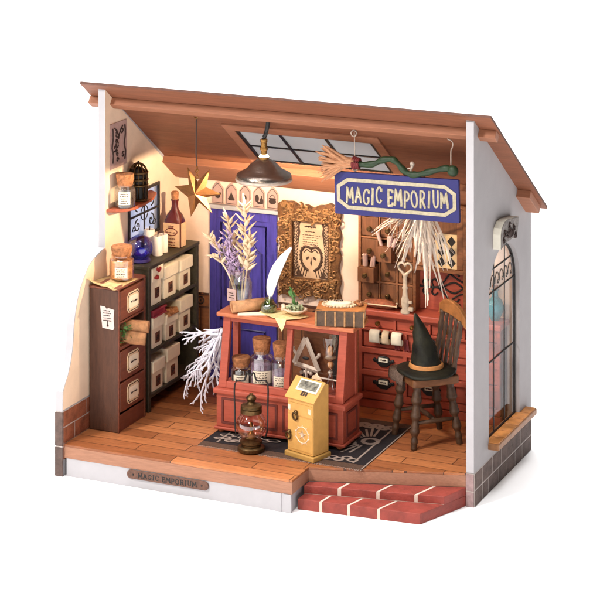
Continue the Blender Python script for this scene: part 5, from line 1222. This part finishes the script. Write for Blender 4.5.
g = G(); g.lathe([(.41,.16),(.43,.18),(.415,.25),(.385,.27),(.35,.25),(.38,.17)], (hx,hy,hz), 36); build('band', g, M['hatband'], ht, smooth=True)

# ------------------------------------------------------------------ rug
rg = thing('rug', 'dark purple rug with a pale eye pattern and tan border under the display case', 'rug', (5.45,.8,ZF))
def flat(g, pts, z, h=.002): g.prism([(x,y,ZF+z) for x,y in pts], (0,0,h))
RX0,RX1,RY0,RY1 = 3.20,7.50,-.80,2.60
g = G(); flat(g, [(RX0,RY0),(RX1,RY0),(RX1,RY1),(RX0,RY1)], .001, .012); build('border', g, M['rugtan'], rg)
g = G(); flat(g, [(RX0+.0,RY0+.28),(RX1-.03,RY0+.28),(RX1-.03,RY1-.3),(RX0+.0,RY1-.3)], .014, .004); build('field', g, M['rug'], rg)
g = G(); rn = random.Random(6)
def strip(a,b,w_,z=.019):
    a,b = Vector(a),Vector(b); d=(b-a).normalized(); n_2=Vector((-d.y,d.x))*w_/2; flat(g,[tuple(a-n_2),tuple(b-n_2),tuple(b+n_2),tuple(a+n_2)],z)
strip((RX1-.36,RY0+.32),(RX1-.36,RY1-.34),.05); strip((RX1-.02,RY0+.0),(RX1-.02,RY1),.035); strip((RX0+.36,RY0+.32),(RX0+.36,RY1-.34),.05,.0194)
ex,ey = 6.96,1.06
def annulus(r0,r1,cx,cy,sx=1,sy=1,z=.0235):
    n=32; o_=[(cx+r1*sx*math.cos(2*math.pi*k/n),cy+r1*sy*math.sin(2*math.pi*k/n)) for k in range(n)]; i2=[(cx+r0*sx*math.cos(2*math.pi*k/n),cy+r0*sy*math.sin(2*math.pi*k/n)) for k in range(n)]
    g.holed([(x,y,ZF+z) for x,y in o_],[(x,y,ZF+z) for x,y in i2],(0,0,.003))
annulus(.13,.24,ex,ey)
for k in range(13):
    a = R(100+k*13); strip((ex+.34*math.cos(a),ey+.38*math.sin(a)),(ex+(.72+.1*(k%2))*math.cos(a),ey+(.95+.12*(k%2))*math.sin(a)),.06,.0192+.0003*k)
for k in range(9):
    x0 = 5.7+k*.17; y0 = RY0+.42+.05*math.sin(k); annulus(.07,.12,x0,y0+.10*(k%2),1.2,1,.0242+.0004*k)
    y0 = RY1-.48; annulus(.05,.16,x0,y0-.08*(k%2),1.2,.9,.0282+.0004*k)
for k in range(6): annulus(.05,.10,3.5+.16*k,RY0+.55+.1*math.sin(k*2),1.4,.8,.0322+.0004*k); annulus(.09,.12,3.6+.24*k,.0+.1*(k%2),1.6,.8,.035+.0004*k)
build('pattern', g, M['rugwhite'], rg)
g = G()
for k in range(90):
    x = RX0+.03+(RX1-RX0-.06)*k/89; strip((x,RY0-.0),(x+rn.uniform(-.02,.02),RY0-.06-rn.uniform(0,.03)),.018,.003)
build('fringe', g, M['rugwhite'], rg)
